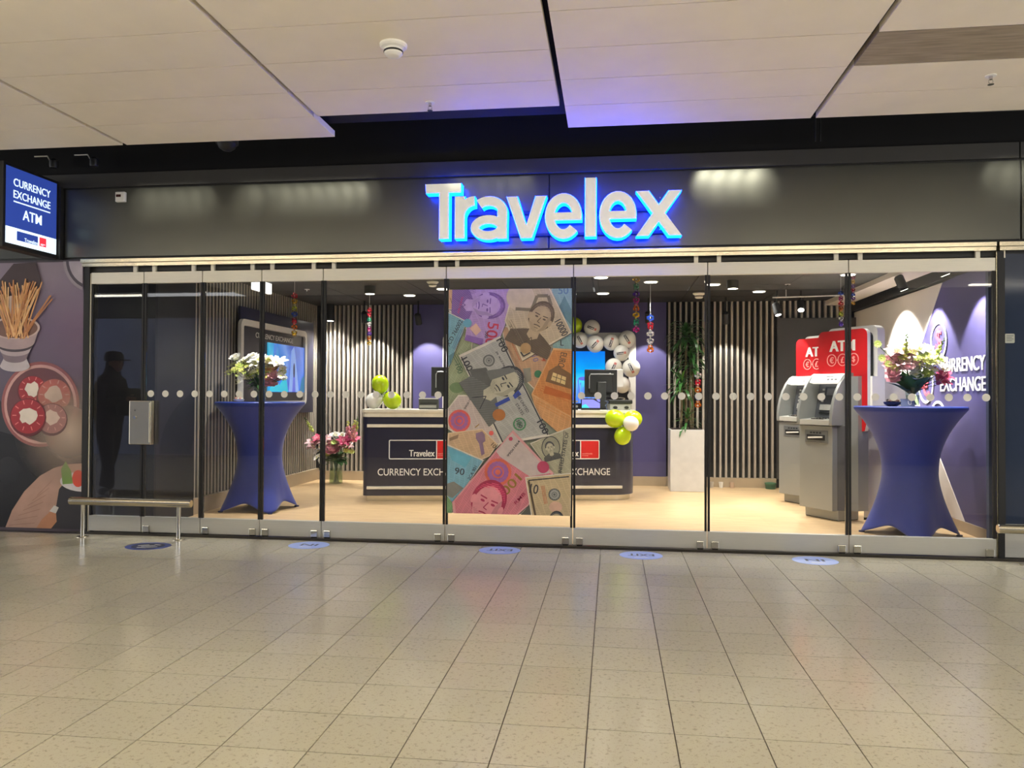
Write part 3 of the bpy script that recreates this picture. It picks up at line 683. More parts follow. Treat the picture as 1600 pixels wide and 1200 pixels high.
def portrait(f, c, s, ang, skin, line, cloth):
    """A plain engraved head and shoulders; ang turns its up direction."""
    ca, sa = math.cos(ang), math.sin(ang); X = lambda pts: [(c[0]+(x*ca-y*sa)*s, c[1]+(x*sa+y*ca)*s) for x, y in pts]
    f.poly(X([(-1.15, -1.6), (-1.1, -1.0), (-.55, -.72), (-.3, -.62), (.3, -.62), (.55, -.72), (1.1, -1.0), (1.15, -1.6)]), cloth)
    hatch(f, X([(-1.15, -1.6), (-1.1, -1.0), (-.55, -.72), (-.3, -.62), (.3, -.62), (.55, -.72), (1.1, -1.0), (1.15, -1.6)]), ang+.9, .075*s, .025*s, shade_of(cloth, .80))
    f.poly(X([(-.28, -.9), (-.25, -.4), (.25, -.4), (.28, -.9), (0, -1.1)]), skin)
    f.poly(X(circ(0, .18, .62, 22, .74)), line); f.poly(X(circ(0, .02, .50, 22, .68)), skin); f.poly(X([(.10, -.62), (.40, -.40), (.49, 0), (.44, .38), (.30, .1), (.26, -.3)]), shade_of(skin, .88)); hatch(f, X([(-.44, -.25), (-.2, -.62), (.12, -.64), (.0, -.48), (-.25, -.3)]), ang+.5, .06*s, .02*s, shade_of(skin, .80))
    hatch(f, X([(-.58, .25), (-.42, .62), (0, .86), (.42, .66), (.56, .3), (.40, .48), (0, .64), (-.40, .5)]), ang+.2, .06*s, .022*s, shade_of(cloth, 1.25))
    
    for sx in (-1, 1):
        f.poly(X(circ(sx*.53, .0, .09, 10, .17)), skin); f.line(X([(sx*.08, .20), (sx*.34, .22)]), .05*s, line)
        f.poly(X(circ(sx*.20, .08, .085, 10, .045)), line)
    f.line(X([(.02, .10), (-.07, -.14), (.07, -.17)]), .035*s, line); f.line(X([(-.17, -.33), (0, -.30), (.17, -.33)]), .05*s, line); f.line(X([(-.1, -.44), (.1, -.44)]), .025*s, line)
    f.line(X([(-.3, -1.5), (0, -.95), (.3, -1.5)]), .04*s, line)
def guil(f, c, r, m1, m2, n=14):
    f.poly(circ(c[0], c[1], r, 26), m1)
    for k in range(n):
        a = 2*PI*k/n; f.poly(circ(c[0]+r*.62*math.cos(a), c[1]+r*.62*math.sin(a), r*.19, 8), m2)
    f.poly(circ(c[0], c[1], r*.36, 14), m2); f.poly(circ(c[0], c[1], r*.2, 10), m1)
def rules(f, p0, p1, n, gap, w, m):
    d = math.hypot(p1[0]-p0[0], p1[1]-p0[1]); nx, ny = -(p1[1]-p0[1])/d*gap, (p1[0]-p0[0])/d*gap
    for k in range(n): f.line([(p0[0]+nx*k, p0[1]+ny*k), (p1[0]+nx*k, p1[1]+ny*k)], w, m)
W_ = PQ('white edge', 206, 200, 186); INK = PQ('dark ink', 58, 60, 66); INKB = PQ('brown ink', 92, 78, 62); INKP = PQ('purple ink', 110, 78, 140)
P1 = lambda *a: A_(a)[0]
P2 = lambda *a: B_(a)[0]
# lowest first
note(A_((60, 300), (300, 560), (260, 1300), (60, 1300)), PQ('pale green', 150, 160, 128), W_, lambda f: (rules(f, P1(110, 760), P1(190, 900), 4, .02, .006, PQ('green ink', 84, 112, 84)), f.poly(circ(*P1(150, 1060), .07, 20, .05), PQ('mid green', 112, 136, 98)), f.text('100', *P1(170, 880), .05, R(-70), PQ('green ink', 84, 112, 84))), 'pale green banknote mostly covered')
note(A_((1030, 90), (1240, 90), (1240, 720), (1040, 700)), PQ('teal', 132, 166, 168), W_, lambda f: (f.poly(A_((1090, 330), (1150, 200), (1215, 330), (1215, 480)), PQ('teal deep', 92, 130, 136)), f.text('50', *P1(1140, 150), .07, 0, PQ('teal ink', 90, 120, 150)), f.text('L', *P1(1130, 640), .05, 0, INK)), 'teal banknote at the top right corner')
note(A_((560, 470), (760, 500), (1040, 680), (1010, 1210), (700, 900), (600, 640)), PQ('salmon', 186, 150, 120), W_, lambda f: (f.text('2554', *P1(970, 750), .045, R(-100), PQ('orange ink', 190, 92, 60)), f.text('10', *P1(885, 785), .05, R(-75), PQ('violet ink', 120, 110, 150)), rules(f, P1(640, 580), P1(740, 800), 3, .025, .004, PQ('orange ink', 190, 92, 60)), f.poly(circ(*P1(910, 930), .035, 16), PQ('green seal', 70, 130, 90)), f.poly(A_((770, 880), (840, 870), (850, 990), (790, 1020)), PQ('grey vignette', 140, 138, 124))), 'salmon banknote under the centre')
note(A_((60, 90), (165, 90), (100, 320), (60, 320)), PQ('apricot', 200, 160, 124), W_, lambda f: rules(f, P1(85, 210), P1(110, 300), 3, .02, .005, INKB), 'apricot banknote at the top left corner')
note(A_((170, 90), (690, 90), (600, 480), (505, 712), (225, 600), (250, 420), (118, 335)), PQ('lilac', 170, 140, 190), PQ('lilac edge', 186, 160, 200),
     lambda f: (portrait(f, P1(420, 285), .20, R(-92), PQ('lilac skin', 178, 150, 196), INKP, PQ('plum', 128, 96, 158)), f.text('500', *P1(480, 555), .105, R(-98), PQ('crimson ink', 186, 52, 78)), f.text('500', *P1(430, 560), .03, R(-98), INK), f.text('AB12345', *P1(180, 280), .02, R(75), PQ('magenta ink', 190, 60, 110), w=.16),
                f.poly(A_((240, 560), (400, 600), (390, 660), (220, 610)), PQ('deep lilac', 134, 98, 168)), rules(f, P1(215, 190), P1(330, 160), 4, .014, .004, INKP), f.poly(A_((270, 500), (330, 450), (380, 520), (330, 570)), PQ('peach', 208, 170, 150))), 'purple banknote with a portrait lying on its side')
note(A_((60, 340), (245, 432), (60, 900)), PQ('sky teal', 118, 164, 176), W_, lambda f: (f.text('7CD 766002', *P1(125, 545), .04, R(62), INK, w=.27), f.poly(circ(*P1(250, 450), .04, 16), PQ('aqua', 100, 164, 184)), rules(f, P1(130, 700), P1(215, 520), 3, .016, .005, PQ('teal ink', 90, 120, 150)), f.poly(A_((70, 760), (130, 720), (90, 850)), PQ('teal deep', 92, 130, 136))), 'sky blue banknote at the left edge')
note(A_((690, 90), (1000, 90), (1218, 545), (765, 808), (598, 430)), PQ('straw', 186, 170, 140), PQ('straw edge', 206, 194, 166),
     lambda f: (f.poly(circ(*P1(745, 210), .13, 26), PQ('straw light', 198, 182, 154)), f.line(A_((700, 320), (850, 330), (900, 200), (1000, 200), (1030, 290)), .03, PQ('straw dark', 120, 110, 90)), portrait(f, P1(925, 420), .19, R(-25), PQ('straw skin', 176, 156, 124), INKB, PQ('sepia', 104, 90, 74)), f.text('10000', *P1(1125, 500), .065, R(-62), INK, w=.155),
                rules(f, P1(640, 430), P1(780, 690), 2, .02, .004, PQ('straw dark', 120, 110, 90)), f.line(A_((750, 725), (775, 765), (840, 730)), .012, INK), f.poly(circ(*P1(795, 690), .05, 16), PQ('ochre', 172, 140, 96)), f.text('23529071', *P1(700, 560), .02, R(-60), INKB, w=.2)), 'straw coloured banknote with a robed figure')
note(A_((1050, 690), (1230, 700), (1230, 1300), (1215, 1330), (850, 1120)), PQ('orange', 196, 132, 76), PQ('orange edge', 206, 160, 112),
     lambda f: (f.text('EURO', *P1(1135, 800), .06, R(-103), INKB, w=.135), f.poly(A_((1010, 900), (1090, 850), (1215, 930), (1215, 1070), (980, 1000)), PQ('gate brown', 122, 92, 62)), f.poly(A_((1050, 915), (1170, 960), (1160, 1030), (1030, 985)), PQ('gate light', 216, 190, 132)), rules(f, P1(1090, 925), P1(1075, 1000), 1, .01, .006, INKB), rules(f, P1(1130, 945), P1(1115, 1015), 1, .01, .006, INKB), rules(f, P1(1045, 950), P1(1165, 995), 1, .01, .006, INKB),
                f.poly(A_((980, 1040), (1215, 1120), (1215, 1170), (960, 1110)), PQ('burnt orange', 180, 98, 48)), rules(f, P1(930, 1080), P1(1200, 1190), 3, .02, .004, PQ('burnt orange', 180, 98, 48))), 'orange banknote with a printed gateway')
note(A_((850, 1120), (1230, 1330), (1230, 1560), (1160, 1530), (900, 1300)), PQ('orange pale', 200, 150, 102), PQ('orange edge', 206, 160, 112), lambda f: rules(f, P1(900, 1200), P1(1200, 1360), 5, .022, .005, PQ('orange', 196, 132, 76)), 'pale orange strip of a banknote on the right edge')
note(B_((840, 300), (1020, 230), (1020, 620), (870, 600), (700, 365)), PQ('dollar grey', 168, 164, 140), W_,
     lambda f: (f.poly(circ(*P2(860, 395), .085, 24, .105), INK), f.poly(circ(*P2(860, 395), .078, 24, .097), PQ('oval grey', 150, 148, 128)), portrait(f, P2(855, 400), .07, R(15), PQ('dollar skin', 182, 176, 152), INK, PQ('coat grey', 90, 92, 90)), f.text('UNITED STATES OF', *P2(955, 440), .034, R(80), INK, w=.40), rules(f, P2(935, 590), P2(960, 260), 1, .02, .004, INK)), 'grey one-sided banknote with an oval portrait at the right edge')
note(B_((140, -10), (275, -10), (480, 365), (380, 460), (60, 260), (55, 100)), PQ('rose white', 190, 176, 170), W_,
     lambda f: (guil(f, P2(150, 195), .105, PQ('rosette red', 206, 92, 88), PQ('rosette violet', 150, 96, 150)), f.text('1', *P2(290, 232), .05, R(-50), PQ('gold ink', 150, 118, 60)), f.text('99061864', *P2(222, 45), .02, R(62), INK, w=.15), f.poly(circ(*P2(400, 288), .022, 12), PQ('rosette red', 206, 92, 88))), 'white and pink banknote with a red rosette')
note(B_((60, 290), (330, 255), (450, 372), (390, 468), (330, 495), (55, 395)), PQ('sand', 196, 166, 132), PQ('sand edge', 210, 190, 158),
     lambda f: (f.poly(B_((280, 290), (330, 275), (350, 300), (355, 350), (335, 365), (350, 450), (325, 465), (305, 370), (280, 330)), PQ('mauve', 130, 106, 128)), f.poly(B_((70, 330), (145, 300), (140, 330), (75, 355)), PQ('sand dark', 140, 116, 92)), f.text('10', *P2(420, 385), .04, R(-45), INKB)), 'sand coloured banknote with a printed hand')
note(A_((170, 755), (560, 575), (1022, 1508), (578, 1590)), PQ('silver', 168, 168, 162), W_,
     lambda f: (f.line(A_((560, 600), (1005, 1495)), .012, INK), f.line(A_((195, 770), (590, 1570)), .012, INK), guil(f, P1(455, 805), .055, PQ('seal grey', 96, 98, 96), PQ('seal light', 150, 152, 146), 16), f.text('100', *P1(580, 660), .062, R(-62), INK, .02, w=.13), f.text('100', *P1(252, 840), .062, R(-62), INK, .02, w=.13), f.text('JB 46278', *P1(560, 790), .022, R(-62), INK, w=.16),
                f.poly(A_((270, 890), (430, 870), (500, 1000), (430, 1190), (380, 1180)), PQ('coat grey', 90, 92, 90)), portrait(f, P1(600, 1020), .215, R(-55), PQ('silver skin', 178, 174, 152), INK, PQ('hair grey', 106, 108, 106)), f.poly(A_((430, 900), (650, 870), (720, 900), (560, 960), (470, 990)), PQ('hair grey', 106, 108, 106)),
                f.poly(A_((680, 1130), (730, 1080), (760, 1120), (700, 1165)), PQ('blue band', 52, 72, 150)), f.line(A_((520, 1225), (650, 1160)), .035, PQ('blue band', 52, 72, 150)), f.text('THE UNITED', *P1(770, 1200), .026, R(-58), INK, w=.20), f.text('STATES', *P1(745, 1260), .026, R(-58), INK, w=.12), f.poly(circ(*P2(460, 145), .06, 16, .055), PQ('copper', 168, 108, 60)),
                guil(f, P2(620, 215), .06, PQ('green seal', 70, 130, 90), PQ('seal light', 150, 152, 146), 12), f.text('100', *P2(620, 215), .04, R(-65), INK), f.text('100', *P2(800, 235), .062, R(-62), INK, .02, w=.13)), 'large silver grey hundred note with a portrait, in the centre')
note(B_((50, 375), (345, 500), (120, 840), (50, 840)), PQ('rupee blue', 122, 168, 184), W_, lambda f: (f.text('90', *P2(155, 590), .06, R(-8), INK, w=.09), f.poly(B_((50, 690), (110, 670), (185, 720), (100, 800), (50, 780)), PQ('stone grey', 124, 124, 118)), f.poly(B_((60, 400), (250, 480), (200, 560), (90, 500)), PQ('aqua', 100, 164, 184)), f.text('2CA 901', *P2(255, 600), .03, R(62), INK, w=.14)), 'sky blue banknote at the lower left')
note(B_((50, 770), (110, 850), (90, 930), (50, 930)), PQ('leaf green', 118, 156, 110), W_, None, 'green corner of a banknote at the lower left')
note(B_((620, 930), (705, 830), (725, 930)), PQ('graphite', 90, 92, 84), W_, None, 'dark corner of a banknote at the bottom')
note(B_((570, 262), (885, 592), (690, 845), (595, 930), (110, 930), (98, 832)), PQ('rose', 200, 122, 132), PQ('rose edge', 206, 150, 152),
     lambda f: (f.poly(B_((565, 285), (860, 590), (700, 620), (470, 470), (440, 430)), PQ('rose white', 190, 176, 170)), guil(f, P2(455, 590), .125, PQ('rosette orange', 208, 104, 84), PQ('rosette violet', 150, 96, 150), 18), f.text('100', *P2(556, 685), .085, R(227), PQ('gold ink', 150, 118, 60), .02, w=.215), portrait(f, P2(370, 845), .26, R(-25), PQ('rose skin', 214, 140, 146), PQ('crimson shade', 164, 52, 82), PQ('crimson', 180, 70, 98)),
                f.text('99061864', *P2(575, 405), .022, R(53), INK, w=.18), f.poly(circ(*P2(803, 545), .055, 18), PQ('crimson', 180, 70, 98)), f.text('RMB', *P2(625, 790), .03, R(48), PQ('crimson shade', 164, 52, 82), w=.13), f.poly(circ(*P2(553, 330), .02, 6), PQ('crimson', 180, 70, 98))), 'red hundred note with a portrait at the bottom')
note(B_((665, 625), (1020, 585), (1020, 935), (715, 935)), PQ('buff', 190, 172, 136), W_,
     lambda f: (f.line(B_((690, 650), (1000, 615)), .010, INK), f.line(B_((692, 655), (745, 920)), .02, INKB), f.text('10', *P2(735, 715), .085, R(-10), INK, w=.075), guil(f, P2(890, 755), .055, PQ('seal grey', 96, 98, 96), PQ('seal light', 150, 152, 146), 14), f.poly(circ(*P2(900, 850), .06, 16, .05), PQ('peach', 208, 170, 150)), rules(f, P2(790, 690), P2(815, 830), 3, .012, .004, PQ('orange ink', 190, 92, 60)), portrait(f, P2(905, 965), .11, R(-5), PQ('buff skin', 180, 164, 130), INK, PQ('coat grey', 90, 92, 90))), 'buff ten note at the lower right corner')

# ------------------------------------------------------------------ round stickers on the floor
M_STB = mat('pale blue sticker', (150, 172, 226), .35, var=.03); M_STD = mat('deep blue sticker', (52, 70, 140), .35, var=.03); M_STI = mat('sticker navy ink', (30, 38, 72), .4)
def sticker(label, x, y, word, m, rx=.185, dark=False):
    t = thing('floor_sticker', label, 'floor sticker', (x, y, 0), PI)
    MB().prism(circ(0, 0, rx, 40, .17), 0.0004, .0014).build('disc', m, t, local=True)
    f = Flat(Matrix.Translation((0, 0, .0015)), step=.0002)
    if dark:
        f.poly(circ(0, 0, .145, 36, .13), M_STI)
        for (xa, ya), (xb, yb) in (((-.10, .02), (-.02, .06)), ((-.05, -.03), (.05, .03)), ((.02, -.05), (.10, .0)), ((-.03, .08), (.06, .08)), ((-.09, -.05), (-.02, -.07))): f.line([(xa, ya), (xb, yb)], .02, M_WHITETXT)
    else:
        f.text(word, 0, -.012, .085, 0, M_STI, .03, w=.22 if len(word) > 2 else .15)
        f.poly([(-.06, .085), (.06, .085), (.06, .095), (-.06, .095)], M_WHITETXT); f.poly([(-.045, .07), (.045, .07), (.045, .078), (-.045, .078)], M_WHITETXT)
    b = f.mb.build('print', f.mats, t, local=True)
sticker('deep blue round floor sticker behind the left guard rail', -4.14, -.56, '', M_STD, .20, True)
sticker('pale blue floor sticker reading IN, left of the middle', -2.735, -.30, 'IN', M_STB)
sticker('pale blue floor sticker reading EXIT, below the banknote poster', -.985, -.27, 'EXIT', M_STB)
sticker('pale blue floor sticker reading EXIT, below the right counter', .25, -.30, 'EXIT', M_STB)
sticker('pale blue floor sticker reading IN, before the cash machines', 1.69, -.30, 'IN', M_STB)

# ------------------------------------------------------------------ the shop: shell
LX, RX, BY, SZ = -4.70, 3.56, 4.98, 2.80
wl = tag(MB().box(LX-.18, LX-.05, .42, BY+.1, 0, SZ+.1).build('wall_left', M_SLATBACK), 'left shop wall of dark backing with vertical taupe slats', 'wall', kind='structure')
slat_l = MB().box(0, .016, -.011, .011, .178, SZ).mesh('slat', M_SLAT)
k = 0; y = 1.19
while y < BY-.03:
    inst('slat', slat_l, wl, Matrix.Translation((LX-.05, y, 0))); y += .078
MB().box(LX-.05, LX+.005, 1.15, BY, 0, .178).build('skirting', M_SKIRT, wl)
MB().box(LX-.05, LX+.02, .42, 1.15, 0, SZ).build('plain_panel', mat('dark return panel', (30, 30, 30), .5), wl)
tag(MB().box(-5.4, LX+.02, .38, .42, 0, SZ+.1).build('wall_front_return', mat('black return', (16, 16, 17), .6)), 'dark return wall behind the two leftmost glass panels', 'wall', kind='structure')

wb = tag(MB().box(LX-.2, RX+.2, BY+.02, BY+.12, 0, SZ+.1).build('wall_back', M_SLATBACK), 'back wall of the shop with slats, blue violet panels and a charcoal panel', 'wall', kind='structure')
slat_b = MB().box(-.015, .015, -.05, .02, .145, SZ).mesh('slat', M_SLAT)
x = LX+.05
while x < -3.14: inst('slat', slat_b, wb, Matrix.Translation((x, BY, 0))); x += .0735
x = .86
while x < RX-.05: inst('slat', slat_b, wb, Matrix.Translation((x, BY, 0))); x += .0845
MB().box(-3.135, .815, BY-.05, BY+.02, .14, SZ).build('violet_panel', M_PURPLE, wb)
MB().box(2.437, RX, BY-.09, BY-.052, .14, 2.54).build('charcoal_panel', M_CHAR, wb)
for a, b_ in ((LX, -3.14), (-3.135, .815), (.82, 2.43)): MB().box(a, b_, BY-.062, BY+.02, 0, .142).build('skirting', M_SKIRT, wb)

wr = tag(MB().box(RX+.02, RX+.14, .08, BY+.1, 0, SZ+.1).build('wall_right', M_DARK), 'right shop wall, off white with a blue violet wedge', 'wall', kind='structure')
YZr = lambda a, b, h: (RX-h, a, b)                    # outline in (y, z), thickness into the room
MB().prism([(BY, .11), (BY, 2.62), (1.876, 2.62), (2.82, 1.58), (1.352, .11)][::-1], -.02, 0, YZr).build('white_panel', M_WHITEWALL, wr)
MB().prism([(1.880, 2.62), (.09, 2.72), (.09, .11), (1.346, .11), (2.81, 1.58)], -.02, -.004, YZr).build('violet_wedge', M_PURPLE, wr)
MB().box(RX-.012, RX+.02, .09, BY, 0, .108).build('skirting', M_SKIRT, wr)
MB().box(RX+.02-.06, RX+.02, .09, BY, 2.64, SZ).build('black_cove', M_BLACKMETAL, wr)

sc_ = tag(MB().box(-5.4, RX+.2, .06, BY+.1, SZ+.02, SZ+.06).build('ceiling_inside', M_BLACK), 'dark panel ceiling inside the shop', 'ceiling', kind='structure')
pw, pd = 1.2, .6
cp = MB().box(.004, pw-.004, .004, pd-.004, 0, .02).mesh('ceiling_panel', M_SHOPCEIL)
for i in range(7):
    for j in range(8):
        X0, Y0 = -4.98+i*pw, .13+j*pd
        if X0 < 3.0: inst('ceiling_panel', cp, sc_, Matrix.Translation((X0, Y0, SZ)))
MB().box(3.14, 3.44, .10, BY, SZ-.07, SZ-.005).build('pale_soffit', M_WHITEWALL, sc_)
MB().box(-5.35, RX+.15, .062, .10, 2.5, SZ+.02).build('head_board', M_BLACKMETAL, sc_)
tag(MB().box(-5.4, RX+.2, .06, BY+.1, SZ+.06, SZ+.10).build('roof', M_BLACK), 'roof slab over the shop', 'roof', kind='structure')

# lamps in the shop ceiling
M_LED = mat_emit('downlight glow', (255, 246, 228), 14.0)
def downlight(x, y, kind='recessed', watts=None):
    t = thing('downlight', DL[(x, y)], 'downlight', (x, y, SZ), group='downlights in the shop ceiling')
    z = -.004 if kind == 'recessed' else (-.10 if kind == 'surface' else -.26)
    if kind == 'recessed': MB().lathe([(.085, -.008), (.092, -.004), (.092, .0)], n=28).build('rim', M_WHITE, t, local=True)
    else: MB().lathe([(.068, z-.004), (.072, z), (.072, 0)], n=24).build('housing', M_BLACKMETAL, t, local=True, smooth=True)
    MB().lathe([(.078 if kind == 'recessed' else .058, z-.006), (.078 if kind == 'recessed' else .058, z-.003)], n=28).build('diffuser', M_LED, t, local=True)
    l = bpy.data.lights.new('downlight_beam', 'SPOT'); l.energy = watts or DOWN_W; l.spot_size = R(125); l.spot_blend = .8; l.color = (1, .95, .89); l.shadow_soft_size = .07
    lo = bpy.data.objects.new('downlight_beam', l); COL.objects.link(lo); lo.location = (x, y, SZ+z-.02)
DL = {(-2.885, 3.742): 'recessed round ceiling light above the left counter, seen just over its balloons', (-2.262, 3.125): 'recessed round ceiling light beside the post left of the banknote poster',
      (-3.168, 2.79): 'black surface can light with white disc above the second garland', (-4.45, 4.75): 'black pendant can light in the back left corner', (-.139, 2.303): 'ceiling light nearest the header, right of the banknote poster',
      (-.133, 3.786): 'recessed ceiling light over the balloon arch', (.475, 2.735): 'dim recessed ceiling light between the two middle garlands', (1.278, 3.039): 'recessed ceiling light just right of the post by the plant',
      (1.469, 2.722): 'black surface can light glowing over the right slatted wall', (1.974, 3.782): 'recessed ceiling light above the left edge of the charcoal panel',
      (-1.4, 1.5): 'ceiling light hidden by the glass header above the poster', (-3.75, 1.05): 'unseen ceiling light added to brighten the bouquet on the left blue table', (2.2, 1.2): 'unseen ceiling light boosted to brighten the cash machines', (2.75, .62): 'unseen ceiling light added to brighten the bouquet on the right blue table', (2.72, 2.36): 'bright ceiling light at the right edge of the post, above a foil garland'}
HOT = {(-3.75, 1.05): 1.7*DOWN_W, (2.2, 1.2): 1.2*DOWN_W, (2.75, .62): 1.0*DOWN_W, (2.72, 2.36): 1.3*DOWN_W}  # table and machine lights here are unseen, put in for extra brightness
for k_, kd in zip(DL, ('recessed', 'recessed', 'surface', 'pendant', 'recessed', 'recessed', 'recessed', 'recessed', 'surface', 'recessed', 'recessed', 'recessed', 'recessed', 'recessed', 'recessed')):
    downlight(*k_, kd, HOT.get(k_))

def track_spot(label, x, y, z, target, watts=None, ang=62, blend=.35, color=(1, .95, .88)):
    t = thing('track_spotlight', label, 'spotlight', (x, y, z), group='wall washing spotlights of the shop')
    d = (Vector(target)-Vector((x, y, z))).normalized(); M = d.to_track_quat('-Z', 'Y').to_matrix().to_4x4()
    b = MB().lathe([(.045, -.085), (.05, -.08), (.05, .07), (.03, .09)], n=18, caps=True); b.xf(M).build('head', M_BLACKMETAL, t, local=True, smooth=True)
    b = MB().lathe([(.038, -.0875), (.038, -.0855)], n=18); b.xf(M).build('lens', M_LED, t, local=True)
    MB().tube([(0, 0, .06), (0, 0, SZ-z)], .012, 8).build('stem', M_BLACKMETAL, t, local=True)
    p = Vector((x, y, z))+d*.10
    spot('spot_beam', p, target, watts or WASH_W, ang, blend, color, .02)
track_spot('black spotlight over the blue violet wall left of the centre', -2.93, 4.42, 2.52, (-2.87, 4.93, 1.6), ang=68, watts=WASH_W*.75)
track_spot('black spotlight aimed at the back left slats', -3.75, 4.35, 2.55, (-3.85, 4.95, 1.5), ang=80, watts=WASH_W*.8)
track_spot('black spotlight in the back left corner', -4.38, 4.30, 2.55, (-4.45, 4.95, 1.4), ang=75, watts=WASH_W*.7)
track_spot('black spotlight hidden behind the hanging garlands, over the violet wall by the plant', .52, 4.40, 2.52, (.56, 4.93, 1.5), ang=66, watts=WASH_W*.5)
track_spot('dark spotlight head against the right slatted wall', 1.62, 4.40, 2.50, (1.75, 4.95, 1.3), ang=78, watts=WASH_W*.4)
track_spot('left spotlight under the white rod by the cash machines', 2.20, 3.75, 2.55, (2.6, 3.2, .6), ang=60)
track_spot('second spotlight under the white rod by the cash machines', 2.52, 3.78, 2.60, (2.3, 2.4, .8), ang=60)
track_spot('dark spotlight over the right cash machine', 2.88, 2.95, 2.665, (3.54, 2.95, 1.75), ang=82, blend=.5, watts=WASH_W*3.2)
track_spot('spotlight in the pale soffit over the blue violet wedge, hidden by the header', 3.18, 2.0, 2.64, (3.52, 2.0, 1.8), ang=78, watts=WASH_W*1.5)
track_spot('spotlight nearest the glass over the blue violet wedge, hidden by the header', 3.18, .92, 2.64, (3.52, .92, 1.8), ang=78, watts=WASH_W*1.2)
t = thing('track_rod', 'thin white lamp rod hanging before the charcoal panel', 'rod', (2.5, 3.76, 2.7))
MB().tube([(2.13, 3.68, 2.70), (3.05, 3.52, 2.70)], .009, 8).build('rod', M_WHITE, t)
MB().tube([(2.3, 3.65, 2.70), (2.3, 3.65, SZ)], .005, 6).build('hanger', M_WHITE, t)
smoke_detector('smoke_detector', 'white smoke detector on the shop ceiling left of the banknote poster', -2.25, 2.47, SZ, .9)
smoke_detector('smoke_detector', 'white smoke detector on the shop ceiling beside the post by the plant', 1.19, 3.91, SZ, 1.0)
sprinkler('small sprinkler on the shop ceiling above the cash machines', 2.21, 3.13, SZ)
sprinkler('small sprinkler on the shop ceiling right of the first garland', -4.12, 3.01, SZ)
t = thing('light_box', 'small blank white lit box hanging high by the left slatted wall', 'light box', (-4.36, 2.1, 2.68))
MB().box(-4.40, -4.345, 1.93, 2.40, 2.655, 2.79).build('box', mat_emit('white lit box', (250, 250, 246), 1.6), t, bevel=.006)
MB().box(-4.385, -4.36, 2.14, 2.19, 2.79, SZ).build('bracket', M_DARK, t)

# ------------------------------------------------------------------ left wall information display
YZl = lambda off: (lambda a, b, h: (LX+off+h, a, b))
di = thing('wall_display', 'navy wall board with white rounded frame and blue screen on the left slatted wall', 'display', (LX+.02, 3.4, 1.08))
b = MB().prism([(2.20, 1.09), (4.62, 1.09), (4.62, 2.487), (2.20, 2.487)][::-1], 0, .03, YZl(.001)); b.build('backboard', M_NAVY, di)
ring_mb(MB(), rrect(2.14, 4.265, 1.215, 2.325, .09), rrect(2.21, 4.195, 1.275, 2.245, .03), 0, .045, YZl(.031)).build('white_frame', M_WHITE, di)
MB().prism(rrect(2.215, 4.19, 1.28, 2.24, .03)[::-1], 0, .012, YZl(.031)).build('dark_panel', mat('display charcoal', (46, 44, 52), .3), di)
M_SCR = mat_grad('blue screen picture', [(0., (60, 180, 226)), (.25, (40, 120, 214)), (.45, (92, 146, 236)), (.6, (38, 84, 190)), (.8, (70, 120, 222)), (1., (44, 96, 206))], 1, 2.9, 4.3, rough=.2, emit=.75, noise=.5, nscale=2.4)
sc1 = MB().prism([(2.95, 1.40), (4.185, 1.40), (4.185, 2.075), (2.95, 2.075)][::-1], 0, .02, YZl(.044)).build('screen', M_SCR, di)
f = Flat(frame((LX+.0655, 0, 0), (0, 1, 0), (0, 0, 1)), clip=(2.955, 4.18, 1.405, 2.07))
E1 = lambda n, *c: mat_emit('screen '+n, c, .7)
f.poly([(3.05, 1.4), (3.12, 2.07), (3.2, 2.07), (3.18, 1.4)], E1('blue', 60, 130, 226)); f.poly([(3.62, 1.4), (3.70, 2.0), (3.80, 2.07), (3.86, 1.9), (3.98, 1.4)], E1('pale blue', 132, 168, 240))
f.poly([(3.74, 1.4), (3.78, 1.72), (3.82, 1.75), (3.86, 1.4)], E1('violet blue', 96, 110, 214)); f.poly(circ(3.80, 1.72, .035, 12, .11), E1('navy', 24, 40, 90)); f.poly([(2.96, 1.4), (3.1, 1.62), (3.3, 1.5), (3.5, 1.66), (3.6, 1.4)], E1('aqua', 44, 190, 224))
f.poly([(4.0, 1.4), (4.08, 1.6), (4.18, 1.66), (4.18, 1.4)], E1('teal', 34, 112, 160))
f.build('screen_picture', sc1)
b = MB(); text(b, 'CURRENCY EXCHANGE', frame((LX+.0445, 0, 0), (0, 1, 0), (0, 0, 1)), 2.60, 3.80, 2.115, 2.185, bold=.008, depth=.003); b.build('board_lettering', M_WHITETXT, di)

# ------------------------------------------------------------------ back wall display panel
XZb = lambda off: (lambda a, b, h: (a, BY-.05-off-h, b))
bd = thing('wall_display', 'large white framed panel with bright blue screen on the back wall behind the right counter', 'display', (-1.15, BY-.06, 1.1))
ring_mb(MB(), rrect(-2.645, .355, 1.0, 2.335, .10), rrect(-2.575, .25, 1.07, 2.225, .03), 0, .06, XZb(.001)).build('white_frame', M_WHITE, bd)
MB().prism(rrect(-2.57, .245, 1.075, 2.22, .03), 0, .02, XZb(.001)).build('dark_panel', mat('display charcoal', (46, 44, 52), .3), bd)
M_SCR2 = mat_grad('bright sky screen', [(0., (60, 120, 224)), (.25, (80, 150, 236)), (.42, (70, 206, 250)), (.6, (0, 164, 250)), (1., (0, 122, 240))], 2, 1.25, 2.05, rough=.2, emit=.95, noise=.05)
sc2 = MB().prism([(-1.51, 1.25), (-.112, 1.25), (-.112, 2.05), (-1.51, 2.05)], 0, .02, XZb(.022)).build('screen', M_SCR2, bd)
f = Flat(frame((0, BY-.0935, 0), (1, 0, 0), (0, 0, 1)), clip=(-1.5, -.12, 1.26, 2.04))
